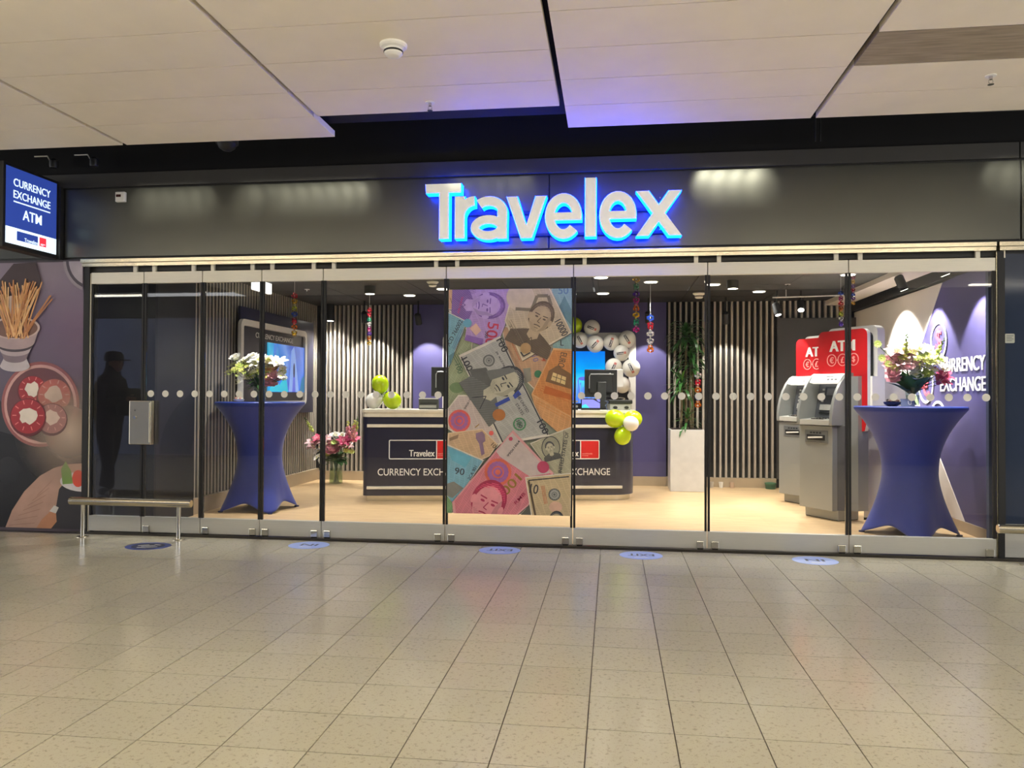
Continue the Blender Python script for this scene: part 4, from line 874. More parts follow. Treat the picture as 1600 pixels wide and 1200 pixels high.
for k in range(16): f.line([(-.60+.035*k, 1.26), (-.58+.03*k+.02*(k % 3), 1.5+.07*((k*7) % 4)/2)], .012, E1('pale blue', 132, 168, 240) if k % 2 else E1('violet blue', 96, 110, 214))
f.poly(circ(-.42, 1.63, .10, 16, .03), E1('violet blue', 96, 110, 214)); f.line([(-.52, 1.62), (-.50, 1.36)], .012, E1('violet blue', 96, 110, 214)); f.line([(-.34, 1.62), (-.36, 1.36)], .012, E1('violet blue', 96, 110, 214))
f.build('screen_picture', sc2)

# ------------------------------------------------------------------ right wall lettering and coin circles
MR = frame((RX-.001, 0, 0), (0, -1, 0), (0, 0, 1))        # reads towards -y, faces -x
wtxt = thing('wall_lettering', 'white lettering CURRENCY EXCHANGE on the blue violet wedge of the right wall', 'lettering', (RX-.01, 1.4, 1.4))
for wd, z0, z1, xa, xb in (('CURRENCY', 1.640, 1.785, -1.916, -.885), ('EXCHANGE', 1.436, 1.580, -1.918, -.875)):
    b = MB(); text(b, wd, MR, xa, xb, z0, z1, bold=.016, depth=.006); b.build('word', M_WHITETXT, wtxt)
M_CORAL = mat('coral print', (236, 92, 110), .4)
for i_, (cy, cz, sym, lab) in enumerate(((1.965, 1.992, '$', 'white coin ring with a coral dollar sign, topmost on the right wall'), (2.318, 1.515, '€', 'white coin ring with a coral euro sign behind the right bouquet'), (1.985, 1.12, '£', 'white coin ring low on the right wall behind the right table top'))):
    t = thing('coin_ring', lab, 'wall emblem', (RX-.006, cy, cz))
    ring_mb(MB(), circ(-cy, cz, .215, 36), circ(-cy, cz, .185, 36), 0, .006, lambda a, b, h: MR @ Vector((a, b, h))).build('ring', M_WHITETXT, t)
    b = MB(); text(b, sym, MR, None, None, cz-.13, cz+.13, cx=-cy, bold=.01, depth=.006); b.build('symbol', M_CORAL, t)

# ------------------------------------------------------------------ counters
CA = R(11.0); CD = Vector((math.cos(CA), math.sin(CA), 0)); CN = Vector((-math.sin(CA), math.cos(CA), 0)); CP = Vector((-3.17, 2.54, 0))
M_CTOP = mat('cream counter top', (226, 220, 204), .35); M_NAVYC = mat('navy counter lacquer', (40, 40, 60), .28, var=.04)
M_PLINTH = mat('mirror plinth', (200, 196, 186), .18, metal=1.)
def counter(label, s0, s1, left, right, logo_c):
    t = thing('counter', label, 'counter', CP+CD*((s0+s1)/2), CA)
    w = (s1-s0)/2; D = .72
    def outline(g):
        rl, rr = (.08, .06) if left else (.06, .30)
        p = []
        for cx, cy, a0, r_ in ((-w+rl, rl, PI, rl), (w-rr, rr, 1.5*PI, rr)):
            n = 8; p += [(cx+(r_-g)*math.cos(a0+PI/2*i/n), cy+(r_-g)*math.sin(a0+PI/2*i/n)) for i in range(n+1)]
        return p+[(w-g, D-g), (-w+g, D-g)]
    MB().prism(outline(.04), 0, .075).build('plinth', M_PLINTH, t, local=True, smooth=True)
    MB().prism(outline(0), .075, 1.09).build('body', M_NAVYC, t, local=True, smooth=True)
    MB().prism(outline(.012), 1.09, 1.125).build('shadow_joint', mat('counter joint', (150, 144, 130), .5), t, local=True)
    MB().prism(outline(-.02), 1.14, 1.18).build('worktop', M_CTOP, t, local=True, bevel=.004)
    MB().prism(outline(-.008), 1.085, 1.14).build('worktop_edge', M_CTOP, t, local=True)
    for z0, z1 in ((.952, .992), (.160, .197)):
        xa, xb = (-w+.055, w-.06) if left else (-w+.06, w-.20)
        MB().box(xa, xb, -.016, .004, z0, z1).build('white_rail', M_CTOP, t, local=True, bevel=.004)
    F_ = frame((0, 0, 0), (1, 0, 0), (0, 0, 1)); c = logo_c
    lg = ring_mb(MB(), rrect(c-.43, c+.43, .542, .792, .018), rrect(c-.418, c+.418, .554, .780, .010), 0.0, .005, lambda a, b, h: (a, -h, b)).build('logo_frame', M_WHITETXT, t, local=True)
    MB().prism([(c+.175, .554), (c+.187, .554), (c+.187, .78), (c+.175, .78)], 0, .005, lambda a, b, h: (a, -h, b)).build('logo_divider', M_WHITETXT, lg, local=True)
    MB().prism([(c+.187, .554), (c+.418, .554), (c+.418, .78), (c+.187, .78)], 0, .004, lambda a, b, h: (a, -h, b)).build('logo_red_square', M_RED, lg, local=True)
    b = MB(); text(b, 'Travelex', F_, c-.17, c+.155, .578, .662, bold=.02, depth=.006); b.build('logo_lettering', M_WHITETXT, lg, local=True)
    b = MB(); text(b, 'worldwide', F_, c+.20, c+.335, .605, .625, bold=.005, depth=.006); text(b, 'money', F_, c+.20, c+.285, .578, .594, bold=.005, depth=.006); b.build('logo_small_print', mat('pale red print', (246, 170, 160), .4), lg, local=True)
    b = MB(); text(b, 'CURRENCY EXCHANGE', F_, c-.57, c+.57, .334, .424, bold=.006, depth=.004); b.build('lettering', M_WHITETXT, t, local=True)
    return t
def cpos(s, d, z=1.18): return CP+CD*s+CN*d+Vector((0, 0, z))
sL = (-2.42+3.17)/math.cos(CA); sR = (-.585+3.17)/math.cos(CA)
counter('navy counter left of the banknote poster, with lime and white balloons on top', 0, 1.62, True, False, sL-.81)
counter('navy counter right of the banknote poster, rounded at its right end', 1.70, 3.565, False, True, sR-(1.70+3.565)/2)

# things on the counters
def monitor(label, s, d, w, h, z0, rz=CA):
    p = cpos(s, d); t = thing('monitor', label, 'monitor', p, rz)
    m = MB().box(-w/2, w/2, 0, .03, z0, z0+h); m.build('back_shell', mat('monitor shell', (42, 43, 43), .45), t, local=True, bevel=.008)
    MB().box(-w*.36, w*.36, -.03, .002, z0+.06, z0+h-.07).build('back_bulge', mat('monitor shell', (42, 43, 43), .45), t, local=True, bevel=.012)
    MB().tube([(-w*.37, -.03, z0+.12), (-w*.37, -.034, z0+h-.10), (-w*.33, -.034, z0+h-.065), (w*.37, -.034, z0+h-.065)], .008, 6).build('pale_rim', mat('monitor rim', (150, 152, 150), .3), t, local=True)
    MB().box(-.06, .06, -.07, -.03, .012, z0+h*.55).build('stand_neck', mat('monitor neck', (58, 60, 58), .4), t, local=True, bevel=.008)
    MB().prism(rrect(-.14, .14, -.14, .10, .03), 0, .012).build('stand_foot', M_DARK, t, local=True)
    MB().prism(circ(w*.28, z0+h-.06, .014, 12), -.0015, .0, lambda a, b, h_: (a, h_, b)).build('badge', M_WHITE, t, local=True)
    return t
monitor('dark monitor seen from behind beside the post, on the left counter', 1.10, .52, .50, .40, .17)
monitor('large dark monitor seen from behind on the right counter', 3.17, .50, .45, .38, .17)
def counter_box(name, label, cat, s, d, w, dp, h, m, extra=None, z=1.18):
    t = thing(name, label, cat, cpos(s, d, z), CA)
    MB().box(-w/2, w/2, 0, dp, 0, h).build('body', m, t, local=True, bevel=.008)
    if extra: extra(t)
    return t
M_PRN = mat('printer grey', (72, 74, 70), .45); M_PRL = mat('printer light grey', (160, 160, 152), .4)
def prn(t):
    MB().box(-.12, .10, -.003, .02, .02, .055).build('tray', M_PRL, t, local=True); MB().box(-.13, .12, .0, .16, .135, .15).build('paper', M_WHITE, t, local=True)
    MB().box(-.11, .11, -.004, 0, .075, .085).build('slot', M_BLACKMETAL, t, local=True)
counter_box('receipt_printer', 'grey receipt printer with white paper on the left counter', 'printer', .83, .20, .26, .2, .135, M_PRN, prn)
t = thing('paper_sheets', 'flat white papers lying on the left counter', 'papers', cpos(.50, .25), CA)
MB().box(-.09, .09, 0, .13, 0, .012).build('sheet', M_WHITE, t, local=True); MB().box(-.10, -.055, .02, .05, .012, .04).build('sheet', M_WHITE, t, local=True)
def cnt(t):
    MB().box(-.155, .16, -.01, .22, .085, .135).build('dark_top', M_DARK, t, local=True, bevel=.01); MB().lathe([(.001, .17), (.05, .168), (.075, .155), (.08, .135)], c=(.01, .10, 0), n=20).build('round_lid', M_CHROME, t, local=True, smooth=True)
    for x in (-.07, .08): MB().prism(circ(x, .035, .03, 14, .02), 0, .006, lambda a, b, h: (a, -h, b)).build('button', M_DARK, t, local=True)
    MB().tube([(-.17, .02, .0), (-.2, 0, .06), (-.16, .02, .11), (-.2, .05, .12)], .006, 6).build('cable', mat('blue cable', (58, 76, 110), .5), t, local=True)
counter_box('coin_counter', 'grey and black coin counting machine at the right end of the right counter', 'machine', 3.36, .10, .28, .24, .085, M_PRL, cnt)
def tab(t):
    f = Flat(frame((0, -.002, 0), (1, 0, 0), (0, 0, 1))); E_ = mat_emit('tablet violet', (120, 122, 232), .8)
    f.poly([(-.12, .03), (.12, .03), (.12, .14), (-.12, .14)], E_); f.poly([(-.12, .03), (-.02, .03), (-.07, .08), (-.12, .06)], mat_emit('tablet cyan', (60, 190, 224), .8)); f.poly([(.03, .14), (.07, .14), (.12, .09), (.12, .105)], M_DARK)
    f.mb.build('screen', f.mats, t, local=True)
    MB().box(-.05, .05, .0, .10, -.0, .01).build('foot', M_DARK, t, local=True)
counter_box('customer_display', 'small violet customer display standing on the right counter', 'screen', 2.965, .10, .26, .025, .155, M_DARK, tab)
t = thing('keyboard_stack', 'flat grey till trays stacked beside the small violet screen', 'till', cpos(2.72, .14), CA)
for k, (h0, m) in enumerate(((.0, M_DARK), (.035, M_PRL), (.06, M_DARK), (.10, M_PRL))): MB().box(-.14, .08, 0, .26, h0, h0+.024).build('tray', m, t, local=True, bevel=.004)
t = thing('white_till', 'small white boxy till behind the large monitor on the right counter', 'till', cpos(3.40, .60), CA)
MB().box(-.10, .10, 0, .10, .31, .56).build('head', M_WHITE, t, local=True, bevel=.01); MB().box(-.025, .025, .03, .07, .01, .31).build('stem', M_WHITE, t, local=True); MB().box(-.09, .09, 0, .12, 0, .012).build('foot', M_WHITE, t, local=True)

# ------------------------------------------------------------------ balloons
M_LIME = mat('lime balloon', (196, 226, 20), .22, var=.02, sub=.25, emit=.0); M_WBAL = mat('white balloon', (240, 238, 230), .25, var=.02, sub=.15)
bal_me = {}
def balloon(label, p, r, m, logo=None, group=None, knot=(0, 0, -1)):
    t = thing('balloon', label, 'balloon', p, 0, group)
    d = Vector(knot).normalized(); M = (-d).to_track_quat('Z', 'Y').to_matrix().to_4x4()
    prof = [(max(.001, r*.94*math.sin(PI*j/14)*(1-.06*math.cos(PI*j/14))), -r*1.05*math.cos(PI*j/14)) for j in range(15)]
    b = MB().lathe(prof, n=24, caps=False); b.xf(M).build('skin', m, t, local=True, smooth=True)
    b = MB().lathe([(.004, -r*1.05+.006), (.008, -r*1.05-.006), (.014, -r*1.05-.02), (.004, -r*1.05-.014)], n=10); b.xf(M).build('knot', m, t, local=True)
    if logo is not None:
        mm = MB(); v1, f1 = text_geo('Travelex', .03, 0.); xs = [v.x for v in v1]; ys = [v.y for v in v1]
        ca, sa = math.cos(logo), math.sin(logo); W_l, H_l = r*.95, r*.26; out = []
        base = Vector((-p[0], -(p[1]+CAM_D), CAM_Z-p[2])).normalized(); ux = Vector((1, 0, 0)); ux = (ux-base*ux.dot(base)).normalized(); uz = base.cross(ux)
        def on(x, z):
            q = ux*(x*ca-z*sa)+uz*(x*sa+z*ca); return (base*math.sqrt(max(0, r*r-q.length_squared))+q).normalized()*r*1.07
        k0 = lambda v: on((v.x-min(xs))/(max(xs)-min(xs))*W_l*.78-W_l*.5, (v.y-min(ys))/(max(ys)-min(ys))*H_l*.6-H_l*.3)
        n0 = 6
        plate = [on(-W_l*.54+W_l*.80*i/n0, -H_l*.5) for i in range(n0+1)]+[on(-W_l*.54+W_l*.80*i/n0, H_l*.5) for i in range(n0+1)]
        q = MB().add(plate, [(i, i+1, n0+2+i, n0+1+i) for i in range(n0)]); q.build('printed_plate', mat('balloon print navy', (40, 38, 52), .4), t, local=True)
        q = MB().add([on(W_l*.29+W_l*.24*i/2, s*H_l*.5) for s in (-1, 1) for i in range(3)], [(i, i+1, 4+i, 3+i) for i in range(2)]); q.build('printed_square', mat('balloon print red', (206, 120, 110), .4), t, local=True)
        mm.add([k0(v)*1.01 for v in v1], f1); mm.build('printed_name', M_WHITETXT, t, local=True)
    return t
gl, gr, gg = 'balloons on the left counter', 'balloons on the corner of the right counter', 'balloon arch around the back screen'
balloon('lime balloon on top of the left counter cluster', (-3.01, 2.76, 1.505), .118, M_LIME, None, gl, (.3, 0, -1))
balloon('white balloon at the left of the left counter cluster', (-3.075, 2.72, 1.297), .112, M_WBAL, None, gl, (1, 0, .6))
balloon('lime balloon at the right of the left counter cluster', (-2.845, 2.74, 1.300), .118, M_LIME, None, gl, (-1, 0, .6))
balloon('lime balloon at the left of the right counter cluster', (.04, 2.98, 1.075), .125, M_LIME, None, gr, (1, .3, -.3))
balloon('lime balloon lowest in the right counter cluster', (.135, 2.98, .860), .115, M_LIME, None, gr, (.2, .3, 1))
balloon('white balloon at the front of the right counter cluster', (.235, 2.90, 1.020), .102, M_WBAL, None, gr, (-.6, .8, .3))
balloon('lime balloon tucked behind the white one on the right counter', (.265, 3.06, 1.075), .115, M_LIME, None, gr, (-.8, .2, .2))
for i_, (p, r, m, lg, lab) in enumerate((((-.58, 4.72, 2.43), .135, M_LIME, None, 'lime balloon at the upper left end of the balloon arch'), ((-.307, 4.70, 2.390), .130, M_WBAL, R(-22), 'white printed balloon topmost in the arch'),
        ((-.485, 4.66, 2.205), .128, M_WBAL, R(-62), 'white printed balloon below the lime one in the arch'), ((-.257, 4.64, 2.145), .138, M_WBAL, R(48), 'white printed balloon above the corner of the blue screen'),
        ((-.017, 4.68, 2.173), .132, M_WBAL, R(72), 'white printed balloon in the middle of the top row of the arch'), ((.220, 4.68, 2.215), .138, M_WBAL, R(-58), 'white printed balloon on the upper right corner of the white frame'),
        ((.136, 4.66, 2.009), .128, M_WBAL, R(8), 'white printed balloon just inside the right side of the white frame'), ((.020, 4.64, 1.80), .135, M_WBAL, R(64), 'white printed balloon half hidden above the dark monitor'),
        ((.280, 4.62, 1.780), .142, M_WBAL, R(-64), 'white printed balloon overlapping the right side of the white frame'), ((.150, 4.70, 1.53), .130, M_WBAL, None, 'plain white balloon lowest in the arch behind the white till'))):
    balloon(lab, p, r, m, lg, gg, (0, 1, -.5))

# ------------------------------------------------------------------ cocktail tables in stretched blue covers
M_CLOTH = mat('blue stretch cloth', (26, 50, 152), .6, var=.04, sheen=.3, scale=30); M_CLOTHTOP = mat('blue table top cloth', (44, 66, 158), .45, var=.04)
def smooth(t): return t*t*(3-2*t)
def cocktail_table(label, x, y, rot, r_top=.515, r_w=.255, r_f=.46, H=1.28):
    t = thing('cocktail_table', label, 'table', (x, y, 0), rot)
    n, m = 96, 44; vs = []; fs = []
    for j in range(m+1):
        for i in range(n):
            a = 2*PI*i/n; c4 = abs(math.cos(2*a))                    # 1 on the four feet, 0 between
            foot = max(0, math.cos(4*a)*.5+.5)
            hem = .012+.095*(1-foot)**.8                              # the hem arches up between the feet
            z = H-.03-(H-.03-hem)*(j/m); u = z/(H-.03)
            zw = .50                                                  # height of the waist as a share
            if u > zw:
                s = (u-zw)/(1-zw); r = r_w+(r_top-r_w)*(s**2.1)
                r *= 1+.02*(foot-.5)*(1-s)
            else:
                s = 1-u/zw; rf = r_f*(.74+.26*foot**1.3)
                r = r_w*(1+.0*foot)+(rf-r_w)*(s**1.55)
            vs.append((r*math.cos(a), r*math.sin(a), z))
    for j in range(m):
        for i in range(n):
            k = (i+1) % n; fs.append((j*n+i, (j+1)*n+i, (j+1)*n+k, j*n+k))
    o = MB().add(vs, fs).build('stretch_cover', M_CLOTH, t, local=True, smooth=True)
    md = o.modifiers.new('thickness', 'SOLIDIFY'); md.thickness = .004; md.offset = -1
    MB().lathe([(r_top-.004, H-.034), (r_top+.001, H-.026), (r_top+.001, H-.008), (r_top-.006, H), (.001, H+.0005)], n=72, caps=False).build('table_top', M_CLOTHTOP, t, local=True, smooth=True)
    MB().tube([(0, 0, .03), (0, 0, H-.04)], .035, 12).build('centre_pole', M_ALU, t, local=True)
    for k in range(4):
        a = PI/2*k; rr = r_f*.97
        MB().prism([(p[0]+rr*math.cos(a), p[1]+rr*math.sin(a)) for p in circ(0, 0, .028, 14)], 0, .014).build('foot_pocket', mat('dark blue foot pocket', (22, 34, 96), .5), t, local=True)
    return t
cocktail_table('blue stretch covered high table left, beside the slatted wall', -4.165, 1.72, R(-50))
cocktail_table('blue stretch covered high table right, before the blue violet wedge', 2.965, 1.16, R(-98))

# ------------------------------------------------------------------ flowers
M_STEM = mat('flower stem', (70, 104, 52), .5); M_LEAFD = mat('dark green leaf', (44, 90, 36), .6, var=.15); M_LEAFM = mat('mid green leaf', (62, 104, 46), .4, var=.15); M_LEAFL = mat('light green leaf', (150, 186, 76), .4, var=.12)
M_VGL = mat_glass('vase glass', (.90, .95, .92), .06); M_WATER = mat_glass('vase water', (.72, .80, .62), .03)
def FM(n, *c): return mat('petal '+n, tuple(min(250, v+8) for v in c), .5, var=.08, sub=.12)
def leaf_mesh(L, W, bend, m, n=6, name='leaf', fold=.15):
    b = MB(); vs = []; ang = 0; x = z = 0.; st = L/n
    for i in range(n+1):
        u = i/n; w = W*math.sin(PI*min(1, .06+u*.94))**.8*.5 if i < n else .0015
        vs += [(x, -w, z+w*fold), (x, 0, z), (x, w, z+w*fold)]
        a = R(bend)*u; x += st*math.cos(a); z -= st*math.sin(a)
    fs = []
    for i in range(n):
        for k in (0, 1): fs.append((3*i+k, 3*i+k+1, 3*i+4+k, 3*i+3+k))
    return b.add(vs, fs).mesh(name, m, smooth=True)
def petals_mesh(kind, r, m, mc=None):
    """Flower heads that face +z: lily, rose, daisy, spray, hydrangea."""
    b = MB(); mats = [m, mc or m]; rnd = random.Random(int(r*1e4)+len(kind))
    def petal(a, L, w, up0, up1, z0=0., m_=0):
        b.mi = m_; vs = []; x = .004; z = z0
        for i in range(5):
            u = i/4; ww = w*math.sin(PI*(.12+.80*u))*.5; an = R(up0+(up1-up0)*u)
            for s in (-1, 0, 1):
                vs.append((x*math.cos(a)-s*ww*math.sin(a), x*math.sin(a)+s*ww*math.cos(a), z+abs(s)*ww*.35))
            x += L/4*math.cos(an); z += L/4*math.sin(an)
        b.add(vs, [(3*i+k, 3*i+k+1, 3*i+4+k, 3*i+3+k) for i in range(4) for k in (0, 1)])
    if kind == 'lily':
        for k in range(6): petal(2*PI*k/6+.2*(k % 2), r*1.15, r*.52, 62, -8)
        b.mi = 1
        for k in range(5): a = 2*PI*k/5; b.tube([(0, 0, 0), (r*.15*math.cos(a), r*.15*math.sin(a), r*.7)], r*.03, 5)
    elif kind == 'rose':
        for ring, (n, up0, up1, s) in enumerate(((7, 30, 55, 1.), (6, 55, 80, .8), (5, 72, 100, .62), (3, 80, 118, .45))):
            for k in range(n): petal(2*PI*(k+.5*ring)/n, r*s*1.1, r*s*.95, up0, up1, r*.06*ring, 0 if ring < 2 else 1)
    elif kind == 'daisy':
        for k in range(11): petal(2*PI*k/11, r, r*.4, 24, 2)
        b.mi = 1; b.ball((0, 0, r*.1), r*.26, 8, 6, (1, 1, .6))
    elif kind == 'carnation':
        for ring in range(4):
            n = 9-ring
            for k in range(n): petal(2*PI*(k+rnd.random()*.5)/n, r*(1-.17*ring), r*.55, 15+20*ring, 40+22*ring, r*.08*ring, ring % 2)
    elif kind == 'spray':
        for k in range(16):
            a, rr = rnd.random()*2*PI, r*math.sqrt(rnd.random()); z = r*.5*rnd.random()+r*.3; b.mi = k % 2
            for q in range(4): petal_a = 2*PI*q/4; x0, y0 = rr*math.cos(a), rr*math.sin(a); s = r*.26; b.add([(x0, y0, z), (x0+s*math.cos(petal_a-.4), y0+s*math.sin(petal_a-.4), z+s*.3), (x0+s*1.1*math.cos(petal_a), y0+s*1.1*math.sin(petal_a), z+s*.4), (x0+s*math.cos(petal_a+.4), y0+s*math.sin(petal_a+.4), z+s*.3)], [(0, 1, 2, 3)])
    return b.mesh('flower', mats, smooth=True)
def spike_mesh(L, m1, m2, w=.022):
    b = MB(); rnd = random.Random(5)
    b.mi = 1; b.tube([(0, 0, 0), (0, 0, L)], [.004, .002], 5)
    for k in range(14):
        u = k/13; z = L*(.15+.83*u); a = k*2.4; s = w*(1.25-u*.85); b.mi = 0 if u < .7 else 1
        b.ball((s*.8*math.cos(a), s*.8*math.sin(a), z), s, 7, 5, (1, 1, 1.25))
    return b.mesh('flower_spike', [m1, m2], smooth=True)
def bouquet(label, base, heads, leaves, stems_to, rnd_seed, vase):
    """heads: (mesh, dx, dy, dz, tilt direction) relative to base; vase builds the vessel as a thing of its own."""
    t = thing('bouquet', label, 'flowers', base); rnd = random.Random(rnd_seed)
    sb = MB(); extra = [(me, dx+rnd.uniform(-.05, .05), dy+rnd.uniform(-.05, .07), dz+rnd.uniform(-.07, .03)) for me, dx, dy, dz in heads if 'spike' not in me.name]
    for me, dx, dy, dz in heads+extra:
        p = Vector((dx, dy, dz)); d = (p-Vector((0, 0, stems_to-.18))).normalized()
        d = (d*.6+Vector((0, -.55, .35))).normalized()
        M = Matrix.Translation(p) @ d.to_track_quat('Z', 'Y').to_matrix().to_4x4() @ Matrix.Rotation(rnd.random()*6, 4, 'Z') @ Matrix.Scale(1.45 if 'spike' not in me.name else 1., 4)
        link('flower', me, t, M)
        q = Vector((dx*.12, dy*.12, stems_to)); sb.tube([(-dx*.15, -dy*.15, .012), q, p*.6+q*.4, p-d*.01], .0035, 5)
    sb.build('stems', M_STEM, t, local=True)
    for me, dx, dy, dz, rz, tilt in leaves:
        link('leaf', me, t, Matrix.Translation((dx, dy, dz)) @ Matrix.Rotation(R(rz), 4, 'Z') @ Matrix.Rotation(R(-tilt), 4, 'Y'))
    return t
PINK, PINKL, HOT, WHT, CRM, LIMEP, YGR, PCH = FM('pink', 236, 172, 188), FM('pale pink', 240, 200, 206), FM('hot pink', 190, 62, 100), FM('white', 244, 242, 236), FM('cream', 240, 232, 196), FM('lime', 196, 214, 110), FM('yellow green', 214, 216, 120), FM('peach', 232, 170, 140)
fl_lily = petals_mesh('lily', .085, HOT, PINKL); fl_lilyp = petals_mesh('lily', .085, PINKL, CRM); fl_lilyw = petals_mesh('lily', .075, WHT, YGR); fl_rosew = petals_mesh('rose', .052, WHT, CRM); fl_rosep = petals_mesh('rose', .052, PINKL, PINK)
fl_hyd = petals_mesh('carnation', .085, PINK, PINKL); fl_car = petals_mesh('carnation', .055, PINK, PINKL); fl_dsy = petals_mesh('daisy', .036, WHT, YGR); fl_dsyl = petals_mesh('daisy', .040, LIMEP, YGR); fl_spw = petals_mesh('spray', .06, WHT, CRM); fl_spl = petals_mesh('spray', .075, LIMEP, YGR); fl_rosec = petals_mesh('rose', .055, CRM, YGR); fl_rpch = petals_mesh('rose', .055, PCH, CRM)
sp_pink = spike_mesh(.36, PINK, YGR, .028); sp_green = spike_mesh(.30, LIMEP, M_STEM, .018); sp_cat = spike_mesh(.26, FM('grey twig', 110, 96, 96), FM('grey twig', 110, 96, 96), .008)
lf_d = leaf_mesh(.17, .055, 60, M_LEAFD); lf_m = leaf_mesh(.15, .045, 50, M_LEAFM); lf_l = leaf_mesh(.13, .04, 40, M_LEAFL); lf_long = leaf_mesh(.30, .018, 70, M_LEAFM); lf_big = leaf_mesh(.20, .11, 50, M_LEAFD)
def vase(label, base, r0, r1, h, wl=.6):
    t = thing('vase', label, 'vase', base)
    MB().lathe([(r0*.9, 0), (r0, .01), (r1, h)], n=28, caps=False).lathe([(r1-.006, h), (r0-.006, .014), (.001, .012)], n=28, caps=False).build('glass_wall', M_VGL, t, local=True, smooth=True)
    MB().lathe([(r0-.008, .015), (r0-.008+(r1-r0)*wl, h*wl)], n=24).build('water', M_WATER, t, local=True, smooth=True)
rv = random.Random(21)
# left table: white, cream and pale green heads with one pink group on the right
vase('clear glass vase of flowers on the left blue table', (-4.14, 1.66, 1.2805), .062, .082, .20)
hd = []
for me, dx, dz in ((fl_rosew, -.25, .49), (fl_rosew, -.20, .43), (fl_rosew, -.13, .47), (fl_spl, -.24, .36), (fl_spl, -.15, .37), (fl_spl, -.07, .42), (fl_spw, -.19, .30), (fl_dsyl, -.10, .31), (fl_dsy, -.05, .35), (fl_rosew, -.05, .50), (fl_lilyw, .04, .46), (fl_dsy, .11, .50), (fl_rosec, .09, .40), (fl_rosec, .15, .45),
                   (fl_rpch, .16, .36), (fl_car, .20, .30), (fl_dsy, .22, .48), (fl_lilyw, .25, .42), (fl_dsyl, .27, .34), (fl_dsy, .29, .39), (fl_car, .15, .20), (fl_spl, .05, .34), (fl_dsy, .30, .30), (fl_car, .12, .27), (fl_dsy, -.27, .41), (fl_spw, .0, .40)):
    hd.append((me, dx, -.06+rv.uniform(-.05, .05), dz))
lv = [(rv.choice([lf_d, lf_m, lf_d]), .03*math.cos(R(a)), .03*math.sin(R(a)), .17+rv.uniform(0, .08), a, rv.uniform(5, 60)) for a in range(0, 360, 17)]+[(lf_long, 0, 0, .3, a, 60) for a in (150, 185, 20)]
bouquet('bouquet of white, cream and lime flowers on the left blue table', (-4.14, 1.66, 1.2825), hd, lv, .16, 1, None)
# right table
vase('clear glass vase of flowers on the right blue table', (2.98, 1.12, 1.2805), .060, .075, .19)
hd = []
for me, dx, dz in ((fl_car, -.26, .38), (fl_car, -.21, .44), (fl_lilyp, -.16, .40), (fl_car, -.24, .31), (fl_lilyp, -.18, .50), (fl_rosew, -.08, .44), (fl_dsyl, -.12, .54), (fl_lilyp, -.04, .50), (fl_rosep, .0, .40), (fl_rosew, -.02, .34), (fl_spl, .06, .46), (fl_spl, .09, .37), (fl_lilyw, .03, .52),
                   (fl_dsyl, .13, .43), (fl_spl, .16, .48), (fl_spl, .20, .42), (fl_dsy, .12, .50), (fl_dsyl, .25, .45), (fl_dsy, .17, .36), (fl_spw, .24, .38), (fl_dsy, .27, .41), (fl_lily, .27, .27), (fl_dsyl, .08, .30), (fl_rosep, -.10, .36)):
    hd.append((me, dx, -.06+rv.uniform(-.05, .05), dz))
hd.append((sp_green, .20, -.02, .42)); hd.append((sp_green, -.10, -.02, .46))
lf_col = leaf_mesh(.26, .12, 26, M_LEAFD)
lv = [(rv.choice([lf_col, lf_col, lf_d]), .012*math.cos(R(a)), .012*math.sin(R(a)), .10+rv.uniform(0, .07), a, rv.uniform(38, 64)) for a in range(0, 360, 13)]+[(lf_l, .05, -.04, .30, a, 40) for a in (-60, -20, -110)]+[(leaf_mesh(.28, .012, 30, M_LEAFD), .08, -.03, .26, a, -6) for a in (-12, 4)]+[(lf_long, 0, 0, .40, a, 65) for a in (160, 75, 20, 110)]
hd = [(q[0], q[1]*.86, q[2], q[3]) for q in hd]
bouquet('bouquet of pink, white and lime flowers on the right blue table', (2.98, 1.12, 1.2825), hd, lv, .16, 2, None)
t = thing('twig', 'thin arched orchid twig reaching left from the right bouquet', 'twig', (2.9, 1.08, 1.5))
MB().tube([(3.0, 1.08, 1.52), (2.86, 1.07, 1.66), (2.74, 1.06, 1.78), (2.62, 1.05, 1.90)], .004, 5).build('stem', M_STEM, t)
for p in ((2.62, 1.04, 1.90), (2.66, 1.04, 1.76), (2.72, 1.04, 1.70), (2.78, 1.04, 1.66)): inst('bloom', fl_dsyl, t, Matrix.Translation(p) @ Matrix.Rotation(R(80), 4, 'X'))
# floor bouquet
vase('tall clear glass vase of flowers on the floor beside the left counter', (-4.20, 4.40, .001), .105, .095, .40)
hd = []
for me, dx, dz in ((fl_lily, -.23, .66), (fl_lilyp, -.33, .60), (fl_hyd, -.06, .57), (fl_hyd, .02, .54), (fl_hyd, -.04, .50), (fl_rosew, .03, .70), (fl_rosew, .09, .66), (fl_rosew, .12, .71), (fl_lily, .20, .61), (fl_lily, .27, .65), (fl_lilyp, .14, .56), (fl_dsy, -.28, .48), (fl_dsy, -.22, .43), (fl_dsy, -.30, .40), (fl_dsy, -.18, .36), (fl_dsy, -.14, .30),
                   (fl_spw, -.16, .58), (sp_pink, .20, .68), (sp_pink, .26, .64), (sp_pink, .30, .70), (sp_green, -.34, .78), (sp_green, .36, .80), (sp_cat, -.12, .70), (sp_cat, -.04, .76), (fl_lilyp, -.15, .62), (fl_dsyl, .0, .62), (fl_dsyl, .2, .5), (fl_dsyl, -.1, .44)):
    hd.append((me, dx, -.08+rv.uniform(-.06, .06), dz))
lv = [(rv.choice([lf_d, lf_m, lf_d, lf_big]), .05*math.cos(R(a)), .05*math.sin(R(a)), .34+rv.uniform(0, .10), a, rv.uniform(-5, 55)) for a in range(0, 360, 12)]
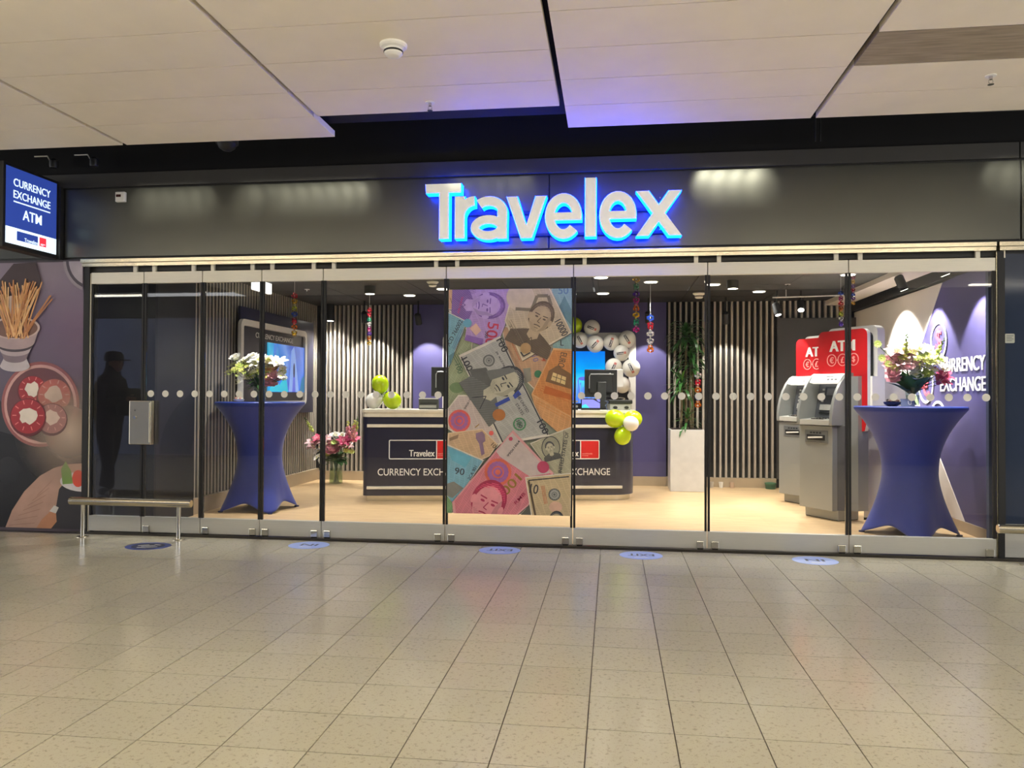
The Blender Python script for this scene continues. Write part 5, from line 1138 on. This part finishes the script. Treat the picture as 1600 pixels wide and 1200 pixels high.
bouquet('tall bouquet of pink lilies and gladioli in the floor vase beside the left counter', (-4.20, 4.40, .004), hd, lv, .34, 3, None)

# small things on the two blue tables
t = thing('sweet_bowl', 'small bowl of dark sweets on the right blue table', 'bowl', (2.775, 1.08, 1.2805))
MB().lathe([(.04, 0), (.075, .02), (.085, .045), (.08, .045), (.06, .02), (.001, .012)], n=24, caps=False).build('bowl', mat('dark glass bowl', (44, 48, 70), .2), t, local=True, smooth=True)
for k in range(16): MB().ball((.055*math.cos(k*2.4)*math.sqrt(k/16), .055*math.sin(k*2.4)*math.sqrt(k/16), .050+.006*(k % 3)), .014, 8, 6, (1.2, 1, .8)).build('sweet', mat('sweet wrapper %d' % (k % 3), ((60, 36, 30), (150, 110, 100), (40, 36, 44))[k % 3], .3), t, local=True, smooth=True)
t = thing('table_card', 'small blue grey card standing on the right blue table', 'card', (2.90, 1.02, 1.2805))
MB().prism([(-.065, 0), (.065, 0), (.065, .075), (-.065, .075)], 0, .003, lambda a, b, h: (a, -h+b*.3, b)).build('card', mat('blue grey card', (120, 134, 170), .5), t, local=True)
b = MB(); text(b, 'U', frame((0, -.0035, 0), (1, 0, 0), (0, .2873, .9578)), None, None, .018, .058, cx=.02, bold=.02, depth=.002); b.build('card_lettering', M_WHITETXT, t, local=True)
t = thing('sweet_dish', 'small white dish of round sweets on the left blue table', 'bowl', (-4.34, 1.52, 1.2805))
MB().lathe([(.035, 0), (.06, .018), (.065, .03), (.055, .02), (.001, .01)], n=20, caps=False).build('dish', M_WHITE, t, local=True, smooth=True)
for k in range(9): MB().ball((.038*math.cos(k*2.4)*math.sqrt(k/9), .038*math.sin(k*2.4)*math.sqrt(k/9), .035+.008*(k % 2)), .015, 8, 6).build('sweet', mat('pale sweet %d' % (k % 2), ((236, 232, 220), (206, 160, 150))[k % 2], .3), t, local=True, smooth=True)

# ------------------------------------------------------------------ potted dracaena
t = thing('planter', 'tall white square planter before the right slatted wall', 'planter', (1.068, 4.50, 0))
o = MB().box(-.24, .24, -.24, .24, 0, .888); o.build('pot', mat('planter white', (204, 202, 198), .4), t, local=True, bevel=.008)
MB().box(-.215, .215, -.215, .215, .889, .896).build('soil', mat('dark soil', (46, 36, 28), .9, var=.3, scale=60), t, local=True)
dr = thing('dracaena', 'tall dracaena with several arching leaf crowns in the white planter', 'plant', (1.068, 4.50, .897))
M_DRL = mat('dracaena leaf', (58, 106, 50), .3, var=.2, scale=4); M_DRL2 = mat('dracaena young leaf', (96, 146, 62), .3, var=.15)
DL_ = [leaf_mesh(L, w, b_, m, 8) for L, w, b_, m in ((.38, .054, 95, M_DRL), (.34, .052, 120, M_DRL), (.30, .050, 80, M_DRL), (.44, .054, 130, M_DRL), (.34, .036, 60, M_DRL2), (.26, .034, 100, M_DRL2))]
rp = random.Random(11)
for (cx, cy, z0, top, n, nm) in ((.0, 0, 0, 1.40, 44, 0), (.07, .04, 0, 1.0, 38, 0), (-.07, -.05, 0, .64, 34, 1), (.02, -.08, 0, .16, 22, 2), (.10, .06, 0, 1.22, 26, 0)):
    bow = rp.uniform(-.04, .04)
    MB().tube([(cx, cy, -.02), (cx+bow, cy, top*.5), (cx*.9, cy, top)], [.020, .017, .014], 8).build('cane', mat('dracaena cane', (112, 100, 72), .7, var=.2, scale=30), dr, local=True, smooth=True)
    for k in range(n):
        a = k*137.5+rp.uniform(-14, 14); u = k/n; me = rp.choice(DL_[:4] if nm == 0 else DL_)
        tilt = 72-66*u+rp.uniform(-9, 9); sc = rp.uniform(.8, 1.08)*(.80 if nm == 2 else 1)
        M = Matrix.Translation((cx*.9, cy, top-.17*u+.02)) @ Matrix.Rotation(R(a), 4, 'Z') @ Matrix.Rotation(R(-tilt), 4, 'Y') @ Matrix.Scale(sc, 4)
        link('leaf', me, dr, M)

# ------------------------------------------------------------------ foil garlands
FOIL = [mat('foil '+n, c, .22, metal=.85, var=.05) for n, c in (('red', (226, 50, 70)), ('gold', (240, 196, 50)), ('lime', (210, 220, 70)), ('blue', (70, 110, 226)), ('magenta', (216, 60, 150)), ('orange', (240, 130, 44)), ('green', (60, 176, 130)), ('silver', (232, 226, 220)), ('violet', (120, 70, 190)))]
def swirl_mesh(m, r=.044, h=.086):
    b = MB(); n = 14
    for s in (0, PI):
        vs = []
        for i in range(n+1):
            u = i/n; a = 2*PI*u*1.0+s; rr = r*math.sin(PI*(.02+.96*u)); w = .026*(.3+.7*math.sin(PI*u))
            for q in (-.5, .5): vs.append((rr*math.cos(a), rr*math.sin(a), h*(1-u)-h+q*w))
        b.add(vs, [(2*i, 2*i+1, 2*i+3, 2*i+2) for i in range(n)])
    return b.mesh('swirl', m, smooth=True)
SW = [swirl_mesh(m) for m in FOIL]
def garland(label, x, y, ztop, zbot, cols, hang=None):
    t = thing('foil_garland', label, 'garland', (x, y, ztop))
    n = len(cols); p = (ztop-zbot)/n
    MB().tube([(0, 0, (hang or SZ)-ztop), (0, 0, 0), (0, 0, zbot-ztop)], .002, 5).build('string', M_WHITE, t, local=True)
    for k, c in enumerate(cols):
        link('swirl', SW[c], t, Matrix.Translation((0, 0, -p*k)) @ Matrix.Rotation(k*1.3, 4, 'Z') @ Matrix.Scale(p/.088, 4))
garland('foil garland hanging before the left wall display', -3.87, 2.0, 2.62, 2.08, (0, 1, 2, 3, 0, 5, 1))
garland('foil garland hanging before the back left slats', -3.24, 3.0, 2.54, 2.03, (0, 0, 6, 7, 4, 8, 5, 1))
garland('longest foil garland, hanging from the header between poster and plant', .272, 2.0, 2.76, 2.10, (1, 6, 8, 4, 5, 1, 6, 4))
garland('short foil garland right of the longest one, before the violet wall', .482, 3.0, 2.42, 1.92, (3, 0, 7, 7, 5))
garland('foil garland left of the post over the front cash machine', 2.54, 2.0, 2.56, 2.16, (3, 4, 0, 5, 2, 7, 8))
garland('foil garland right of the post over the front cash machine', 2.672, 2.0, 2.73, 2.40, (4, 1, 8, 0, 3, 8, 1))
garland('foil garland hanging down through the potted plant', 1.22, 4.30, 1.72, 1.20, (7, 0, 5, 3, 5), hang=2.2)

# ------------------------------------------------------------------ cash machines
M_ATM = mat('cash machine grey', (152, 154, 151), .38, metal=.35, var=.02); M_ATML = mat('cash machine light', (184, 184, 178), .35, metal=.1, var=.02); M_ATMD = mat('cash machine dark', (96, 96, 98), .4, metal=.3)
M_STAIN = mat('stainless casing', (206, 202, 194), .36, metal=.1, var=.03, aniso=(1, 1, 30)); M_ATMRED = mat('cash machine red', (206, 24, 30), .35, var=.02); M_LITW = mat_emit('lit white strip', (248, 246, 238), .9); M_PINKL = mat('pale red line', (244, 170, 160), .4)
RA = math.atan2(-.86, .51)
def cash_machine(label, ox, oy):
    t = thing('cash_machine', label, 'cash machine', (ox, oy, 0), RA)
    MB().box(-.49, 0, .0, .30, 0.008, .115).build('plinth', M_ATM, t, local=True, bevel=.004)
    MB().box(-.485, -.005, .005, .295, 0, .008).build('foot_gap', M_BLACKMETAL, t, local=True)
    body = MB().prism([(-.52, .03), (-.50, 0), (-.02, 0), (.035, .07), (.035, .30), (-.52, .30)], .115, 1.06).build('body', M_ATM, t, local=True)
    MB().prism([(-.018, -.003), (.036, .066), (.033, .07), (-.021, .001)], .117, 1.05).build('dark_chamfer', M_ATMD, body, local=True)
    MB().box(-.505, -.012, -.075, .0, .112, 1.045).build('front_panel', M_ATM, t, local=True, bevel=.005)
    sl = MB().box(-.41, -.075, -.082, -.075, .855, .995).build('slot_plate', mat('slot plate', (120, 122, 122), .35, metal=.4), t, local=True, bevel=.003)
    MB().box(-.38, -.11, -.085, -.082, .885, .945).build('slot_mouth', M_BLACKMETAL, sl, local=True)
    MB().prism([(-.35, .90), (-.14, .915), (-.14, .93), (-.25, .925), (-.35, .918)], .085, .098, lambda a, b, h: (a, -h, b)).build('paper_bin_lip', M_WHITE, sl, local=True)
    b = MB()
    for k in range(4): b.box(-.33+.045*k, -.30+.045*k, -.0845, -.082, .958, .976)
    b.build('slot_marks', mat('dark marks', (40, 44, 50), .5), sl, local=True)
    prof = [(-.108, 1.055), (-.112, 1.13), (-.100, 1.23), (-.072, 1.34), (-.03, 1.44), (.03, 1.54), (.10, 1.615), (.15, 1.64), (.30, 1.64), (.30, 1.055)]
    yz = lambda x0: (lambda a, b, h: (x0+h, a, b))
    for x0, w in ((-.512, .04), (-.025, .04)): MB().prism(prof[::-1], 0, w, yz(x0)).build('hood_cheek', M_ATM, t, local=True, smooth=True, bevel=.006)
    MB().prism([(.037, .07), (.037, .30), (.135, .30), (.125, .16)][::-1], .12, 1.60).build('side_curve', M_ATM, t, local=True)
    MB().prism([(-.105, 1.056), (-.105, 1.112), (.12, 1.132), (.12, 1.056)][::-1], 0, .437, yz(-.467)).build('keypad_shelf', M_ATML, t, local=True)
    MB().prism([(.12, 1.132), (.20, 1.52), (.30, 1.52), (.30, 1.056), (.12, 1.056)][::-1], 0, .437, yz(-.467)).build('console_back', mat('console dark grey', (84, 86, 92), .35), t, local=True)
    hb = MB().prism([(.045, 1.535), (.105, 1.632), (.30, 1.632), (.30, 1.52), (.10, 1.52)][::-1], 0, .437, yz(-.467)).build('lit_header', M_LITW, t, local=True)
    Mh = frame((0, .0435, 1.537), (1, 0, 0), (0, .526, .850))
    b = MB()
    for k in range(3): b.add([Mh @ Vector(p) for p in ((-.22+.055*k, .025, .002), (-.185+.055*k, .025, .002), (-.185+.055*k, .045, .002), (-.22+.055*k, .045, .002))], [(0, 1, 2, 3)])
    b.add([Mh @ Vector(p) for p in ((-.25, .07, .002), (-.14, .07, .002), (-.14, .08, .002), (-.25, .08, .002))], [(0, 1, 2, 3)]); b.build('header_marks', mat('grey marks', (120, 120, 120), .5), hb, local=True)
    # the slanted console plane: from (y .12, z 1.132) up to (.20, 1.52)
    uy, uz = .08/.396, .388/.396; Mc = frame((0, .118, 1.134), (1, 0, 0), (0, uy, uz))
    def cbox(x0, x1, v0, v1, h, nm, m, par): 
        b = MB().prism([(x0, v0), (x1, v0), (x1, v1), (x0, v1)], 0, h, lambda a, b_, c: Mc @ Vector((a, b_, c))); return b.build(nm, m, par, local=True)
    sc = cbox(-.36, -.08, .17, .36, .006, 'screen', mat('dark screen', (50, 54, 62), .15), t)
    cbox(-.33, -.11, .26, .34, .008, 'screen_lines', mat('screen grey', (96, 100, 108), .3), sc)
    for s in (-.395, -.065):
        for k in range(4): cbox(s, s+.028, .18+.045*k, .20+.045*k, .012, 'side_key', M_ATML, t)
    cbox(-.40, -.20, .085, .15, .012, 'card_reader', M_ATML, t); cbox(-.17, -.06, .06, .15, .014, 'blue_label', mat('blue label', (70, 70, 206), .3), t); cbox(-.40, -.06, .045, .058, .013, 'note_slot', M_BLACKMETAL, t)
    kp = MB()
    for i in range(4):
        for j in range(3): kp.box(-.33+.05*i, -.295+.05*i, -.07+.045*j, -.04+.045*j, 1.117+.004*j, 1.13+.004*j)
    kp.build('keypad', M_CHROME, t, local=True)
    # red header box
    fr = lambda y0: (lambda a, b, h: (a, y0-h, b))
    shape = rrect(-.50, .20, 1.60, 2.125, .07, corners=(0, 0, 1, 1))
    red = MB().prism(shape, 0, .004, fr(.216)).build('red_face', M_ATMRED, t, local=True)
    MB().prism(shape, 0, .045, fr(.262)).build('front_shell', M_WHITE, t, local=True)
    MB().prism(rrect(-.47, .165, 1.60, 2.095, .06, corners=(0, 0, 1, 1)), 0, .08, fr(.342)).build('dark_core', M_BLACKMETAL, t, local=True)
    MB().prism(rrect(-.49, .225, 1.60, 2.165, .08, corners=(0, 0, 1, 1)), 0, .11, fr(.45)).build('rear_shell', M_WHITE, t, local=True)
    st = [(.10, 1.61), (.20, 1.61), (.20, 1.14), (.165, 1.0), (.10, .985)]
    MB().prism(st[::-1], 0, .045, fr(.262)).build('side_strip_shell', M_WHITE, t, local=True); MB().prism(st[::-1], 0, .004, fr(.216)).build('side_strip_red', M_ATMRED, t, local=True)
    MB().box(.12, .225, .262, .45, 1.15, 1.60).build('side_strip_back', M_WHITE, t, local=True)
    Mr = frame((0, .212, 0), (1, 0, 0), (0, 0, 1))
    b = MB(); text(b, 'ATM', Mr, -.322, .034, 1.888, 2.010, bold=.05, depth=.006); b.build('lettering', M_WHITETXT, red, local=True)
    for cx, s in ((-.298, '€'), (-.140, '£'), (.018, '$')):
        rg = ring_mb(MB(), circ(cx, 1.79, .070, 28), circ(cx, 1.79, .061, 28), 0, .004, fr(.212)).build('coin_ring', M_PINKL, red, local=True)
        b = MB(); text(b, s, Mr, None, None, 1.755, 1.826, cx=cx, bold=.02, depth=.004); b.build('currency_sign', M_PINKL, red, local=True)
    b = MB()
    for a in (-.228, -.070): b.box(a, a+.018, .208, .212, 1.786, 1.794)
    b.build('link_dash', M_PINKL, red, local=True)
    return t
cash_machine('front cash machine with red header, nearest the glass', 2.470, 1.854)
cash_machine('rear cash machine with red header, half hidden behind the front one', 2.487, 3.047)
t = thing('machine_casing', 'stainless steel casing behind the two cash machines', 'casing', (3.0, 3.0, 0))
cs = [(2.78, 2.0), (3.30, 2.0), (3.30, 4.40), (3.03, 4.40), (3.03, 2.25)]
MB().prism(cs, .03, 1.585).build('steel_box', M_STAIN, t, bevel=.004); MB().prism([(3.0+(a-3.0)*.97, 3.0+(b-3.0)*.98) for a, b in cs], 0, .03).build('base_gap', M_BLACKMETAL, t)

# little things on the floor along the back right wall
for lab, x, m in (('small clear cup at the back skirting, leftmost of three', 1.48, mat('pale cup', (190, 182, 170), .3)), ('small white cup at the back skirting, between two others', 1.62, M_WHITE), ('small beige cup at the back skirting, rightmost of three', 1.78, mat('beige cup', (196, 170, 150), .4))):
    t = thing('cup', lab, 'cup', (x, 4.86, 0)); MB().lathe([(.028, 0), (.036, .085), (.032, .085), (.025, .006), (.001, .006)], n=18, caps=False).build('cup_wall', m, t, local=True, smooth=True)
t = thing('green_tub', 'small dark green tub on the floor beside the rear cash machine', 'tub', (2.33, 4.83, 0))
MB().lathe([(.07, 0), (.08, .07)], n=20).build('tub', mat('dark green tub', (36, 84, 60), .4), t, local=True); MB().lathe([(.084, .07), (.084, .09), (.03, .10)], n=20).build('lid', mat('green lid', (60, 110, 80), .4), t, local=True)

# ------------------------------------------------------------------ across the hall, seen only in the reflections
op = tag(MB().box(-14.5, -8.45, -9.4, -9.2, 0, 3.06).build('wall_opposite', mat('pale blue hoarding', (112, 124, 164), .6)), 'pale blue hoarding across the hall, seen as a reflection in the left panes', 'wall', kind='structure')
ring_mb(MB(), [(-8.46+1.6*math.cos(PI/2+PI/2*k/24), .02+1.6*math.sin(PI/2+PI/2*k/24)) for k in range(25)]+[(-8.46, .02)], [(-8.46+.85*math.cos(PI/2+PI/2*k/24), .02+.85*math.sin(PI/2+PI/2*k/24)) for k in range(25)]+[(-8.46, .02)], 0, .004, lambda a, b, h: (a, -9.2+h, b)).build('printed_arc', mat('deep blue arc', (16, 74, 128), .5), op)
tag(MB().box(-8.45, 9.0, -9.4, -9.3, 0, 3.55).box(-14.5, -8.45, -9.39, -9.22, 3.061, 3.55).build('wall_opposite', mat('dim far wall', (46, 48, 54), .7)), 'dim wall across the hall behind the viewpoint', 'wall', kind='structure')

# ------------------------------------------------------------------ a passer-by beside the shop, outside the frame, mirrored in the leftmost panes
def passer_by(loc, rz, sc=1.06):
    t = thing('person', 'person in dark coat and cap, a dark reflection in the left panes', 'person', loc, rz); t.scale = (sc, sc, sc)
    J = {}; V = []; E = []; RD = []
    def v(n, p, r, to=None):
        J[n] = len(V); V.append(p); RD.append(r)
        if to: E.append((J[to], J[n]))
    v('pelvis', (0, 0, .98), (.17, .13)); v('waist', (.0, 0, 1.14), (.165, .12), 'pelvis'); v('chest', (.02, 0, 1.36), (.20, .14), 'waist'); v('neck', (.03, 0, 1.55), (.075, .075), 'chest')
    v('head', (.055, 0, 1.66), (.09, .085), 'neck'); v('crown', (.05, 0, 1.76), (.085, .08), 'head')
    for s, n in ((1, 'l'), (-1, 'r')):
        v('sh'+n, (.02, .19*s, 1.44), (.075, .07), 'chest'); v('el'+n, (.06, .25*s, 1.17), (.058, .055), 'sh'+n); v('wr'+n, (.30, .14*s, 1.22), (.04, .038), 'el'+n)
        v('hip'+n, (0, .10*s, .90), (.115, .11), 'pelvis'); v('kn'+n, (.06 if s > 0 else -.04, .11*s, .50), (.075, .075), 'hip'+n); v('an'+n, (.10 if s > 0 else -.16, .11*s, .10), (.05, .05), 'kn'+n)
    me = bpy.data.meshes.new('body'); me.from_pydata(V, E, [])
    me.materials.append(mat('dark coat', (26, 27, 30), .8))
    o = link('body', me, t, Matrix())
    sk = o.modifiers.new('skin', 'SKIN'); sk.use_smooth_shade = True
    for i, r in enumerate(RD): me.skin_vertices[0].data[i].radius = (r[0]*(1.25 if i < 3 else 1.12), r[1]*(1.2 if i < 3 else 1.1))
    me.skin_vertices[0].data[0].use_root = True
    ss = o.modifiers.new('sub', 'SUBSURF'); ss.levels = 1; ss.render_levels = 1
    SK = mat('skin tone', (176, 132, 110), .5)
    MB().ball((.075, 0, 1.665), .098, 16, 12, (.98, .82, 1.22)).build('face', SK, t, local=True, smooth=True)
    MB().ball((.168, 0, 1.655), .018, 8, 6, (1.2, .7, 1.3)).build('nose', SK, t, local=True, smooth=True)
    for s in (-1, 1):
        MB().ball((.152, .033*s, 1.685), .011, 8, 6).build('eye', mat('eye dark', (30, 24, 22), .3), t, local=True)
        MB().ball((.06, .083*s, 1.665), .024, 8, 6, (.8, .4, 1.3)).build('ear', SK, t, local=True, smooth=True)
        p = Vector((.30, .14*s, 1.22)); MB().ball(p+Vector((.045, 0, .005)), .04, 10, 8, (1.2, .45, .9)).build('palm', SK, t, local=True, smooth=True)
        for k in range(4): MB().tube([p+Vector((.075, -.004*s, .025-.018*k)), p+Vector((.115-.006*abs(k-1), -.02*s, .024-.018*k)), p+Vector((.12-.006*abs(k-1), -.05*s, .02-.018*k))], [.010, .009, .007], 7).build('finger', SK, t, local=True, smooth=True)
        MB().tube([p+Vector((.03, -.015*s, .035)), p+Vector((.06, -.04*s, .055)), p+Vector((.09, -.05*s, .055))], [.011, .010, .008], 7).build('thumb', SK, t, local=True, smooth=True)
        ax = .10 if s > 0 else -.16
        MB().ball((ax+.05, .11*s, .05), .06, 12, 8, (2.1, .8, .8)).build('shoe', mat('black shoe', (18, 18, 18), .5), t, local=True, smooth=True)
    MB().tube([(.155, -.025, 1.607), (.160, 0, 1.604), (.155, .025, 1.607)], .005, 6).build('mouth', mat('lip', (140, 80, 74), .5), t, local=True)
    MB().lathe([(.112, 1.70), (.114, 1.76), (.09, 1.81), (.001, 1.83)], c=(.055, 0, 0), n=24, caps=False).build('cap', mat('dark cap', (22, 24, 30), .7), t, local=True, smooth=True)
    MB().prism([(.13, -.075), (.20, -.07), (.26, -.035), (.275, 0), (.26, .035), (.20, .07), (.13, .075)], 1.705, 1.717).build('cap_brim', mat('dark cap', (22, 24, 30), .7), t, local=True, smooth=True)
    MB().box(.17, .36, -.16, .16, 1.02, 1.36).build('bag', mat('dark bag', (30, 32, 34), .7), t, local=True, bevel=.05, seg=3)
passer_by((-6.62, -2.45, 0), R(0))
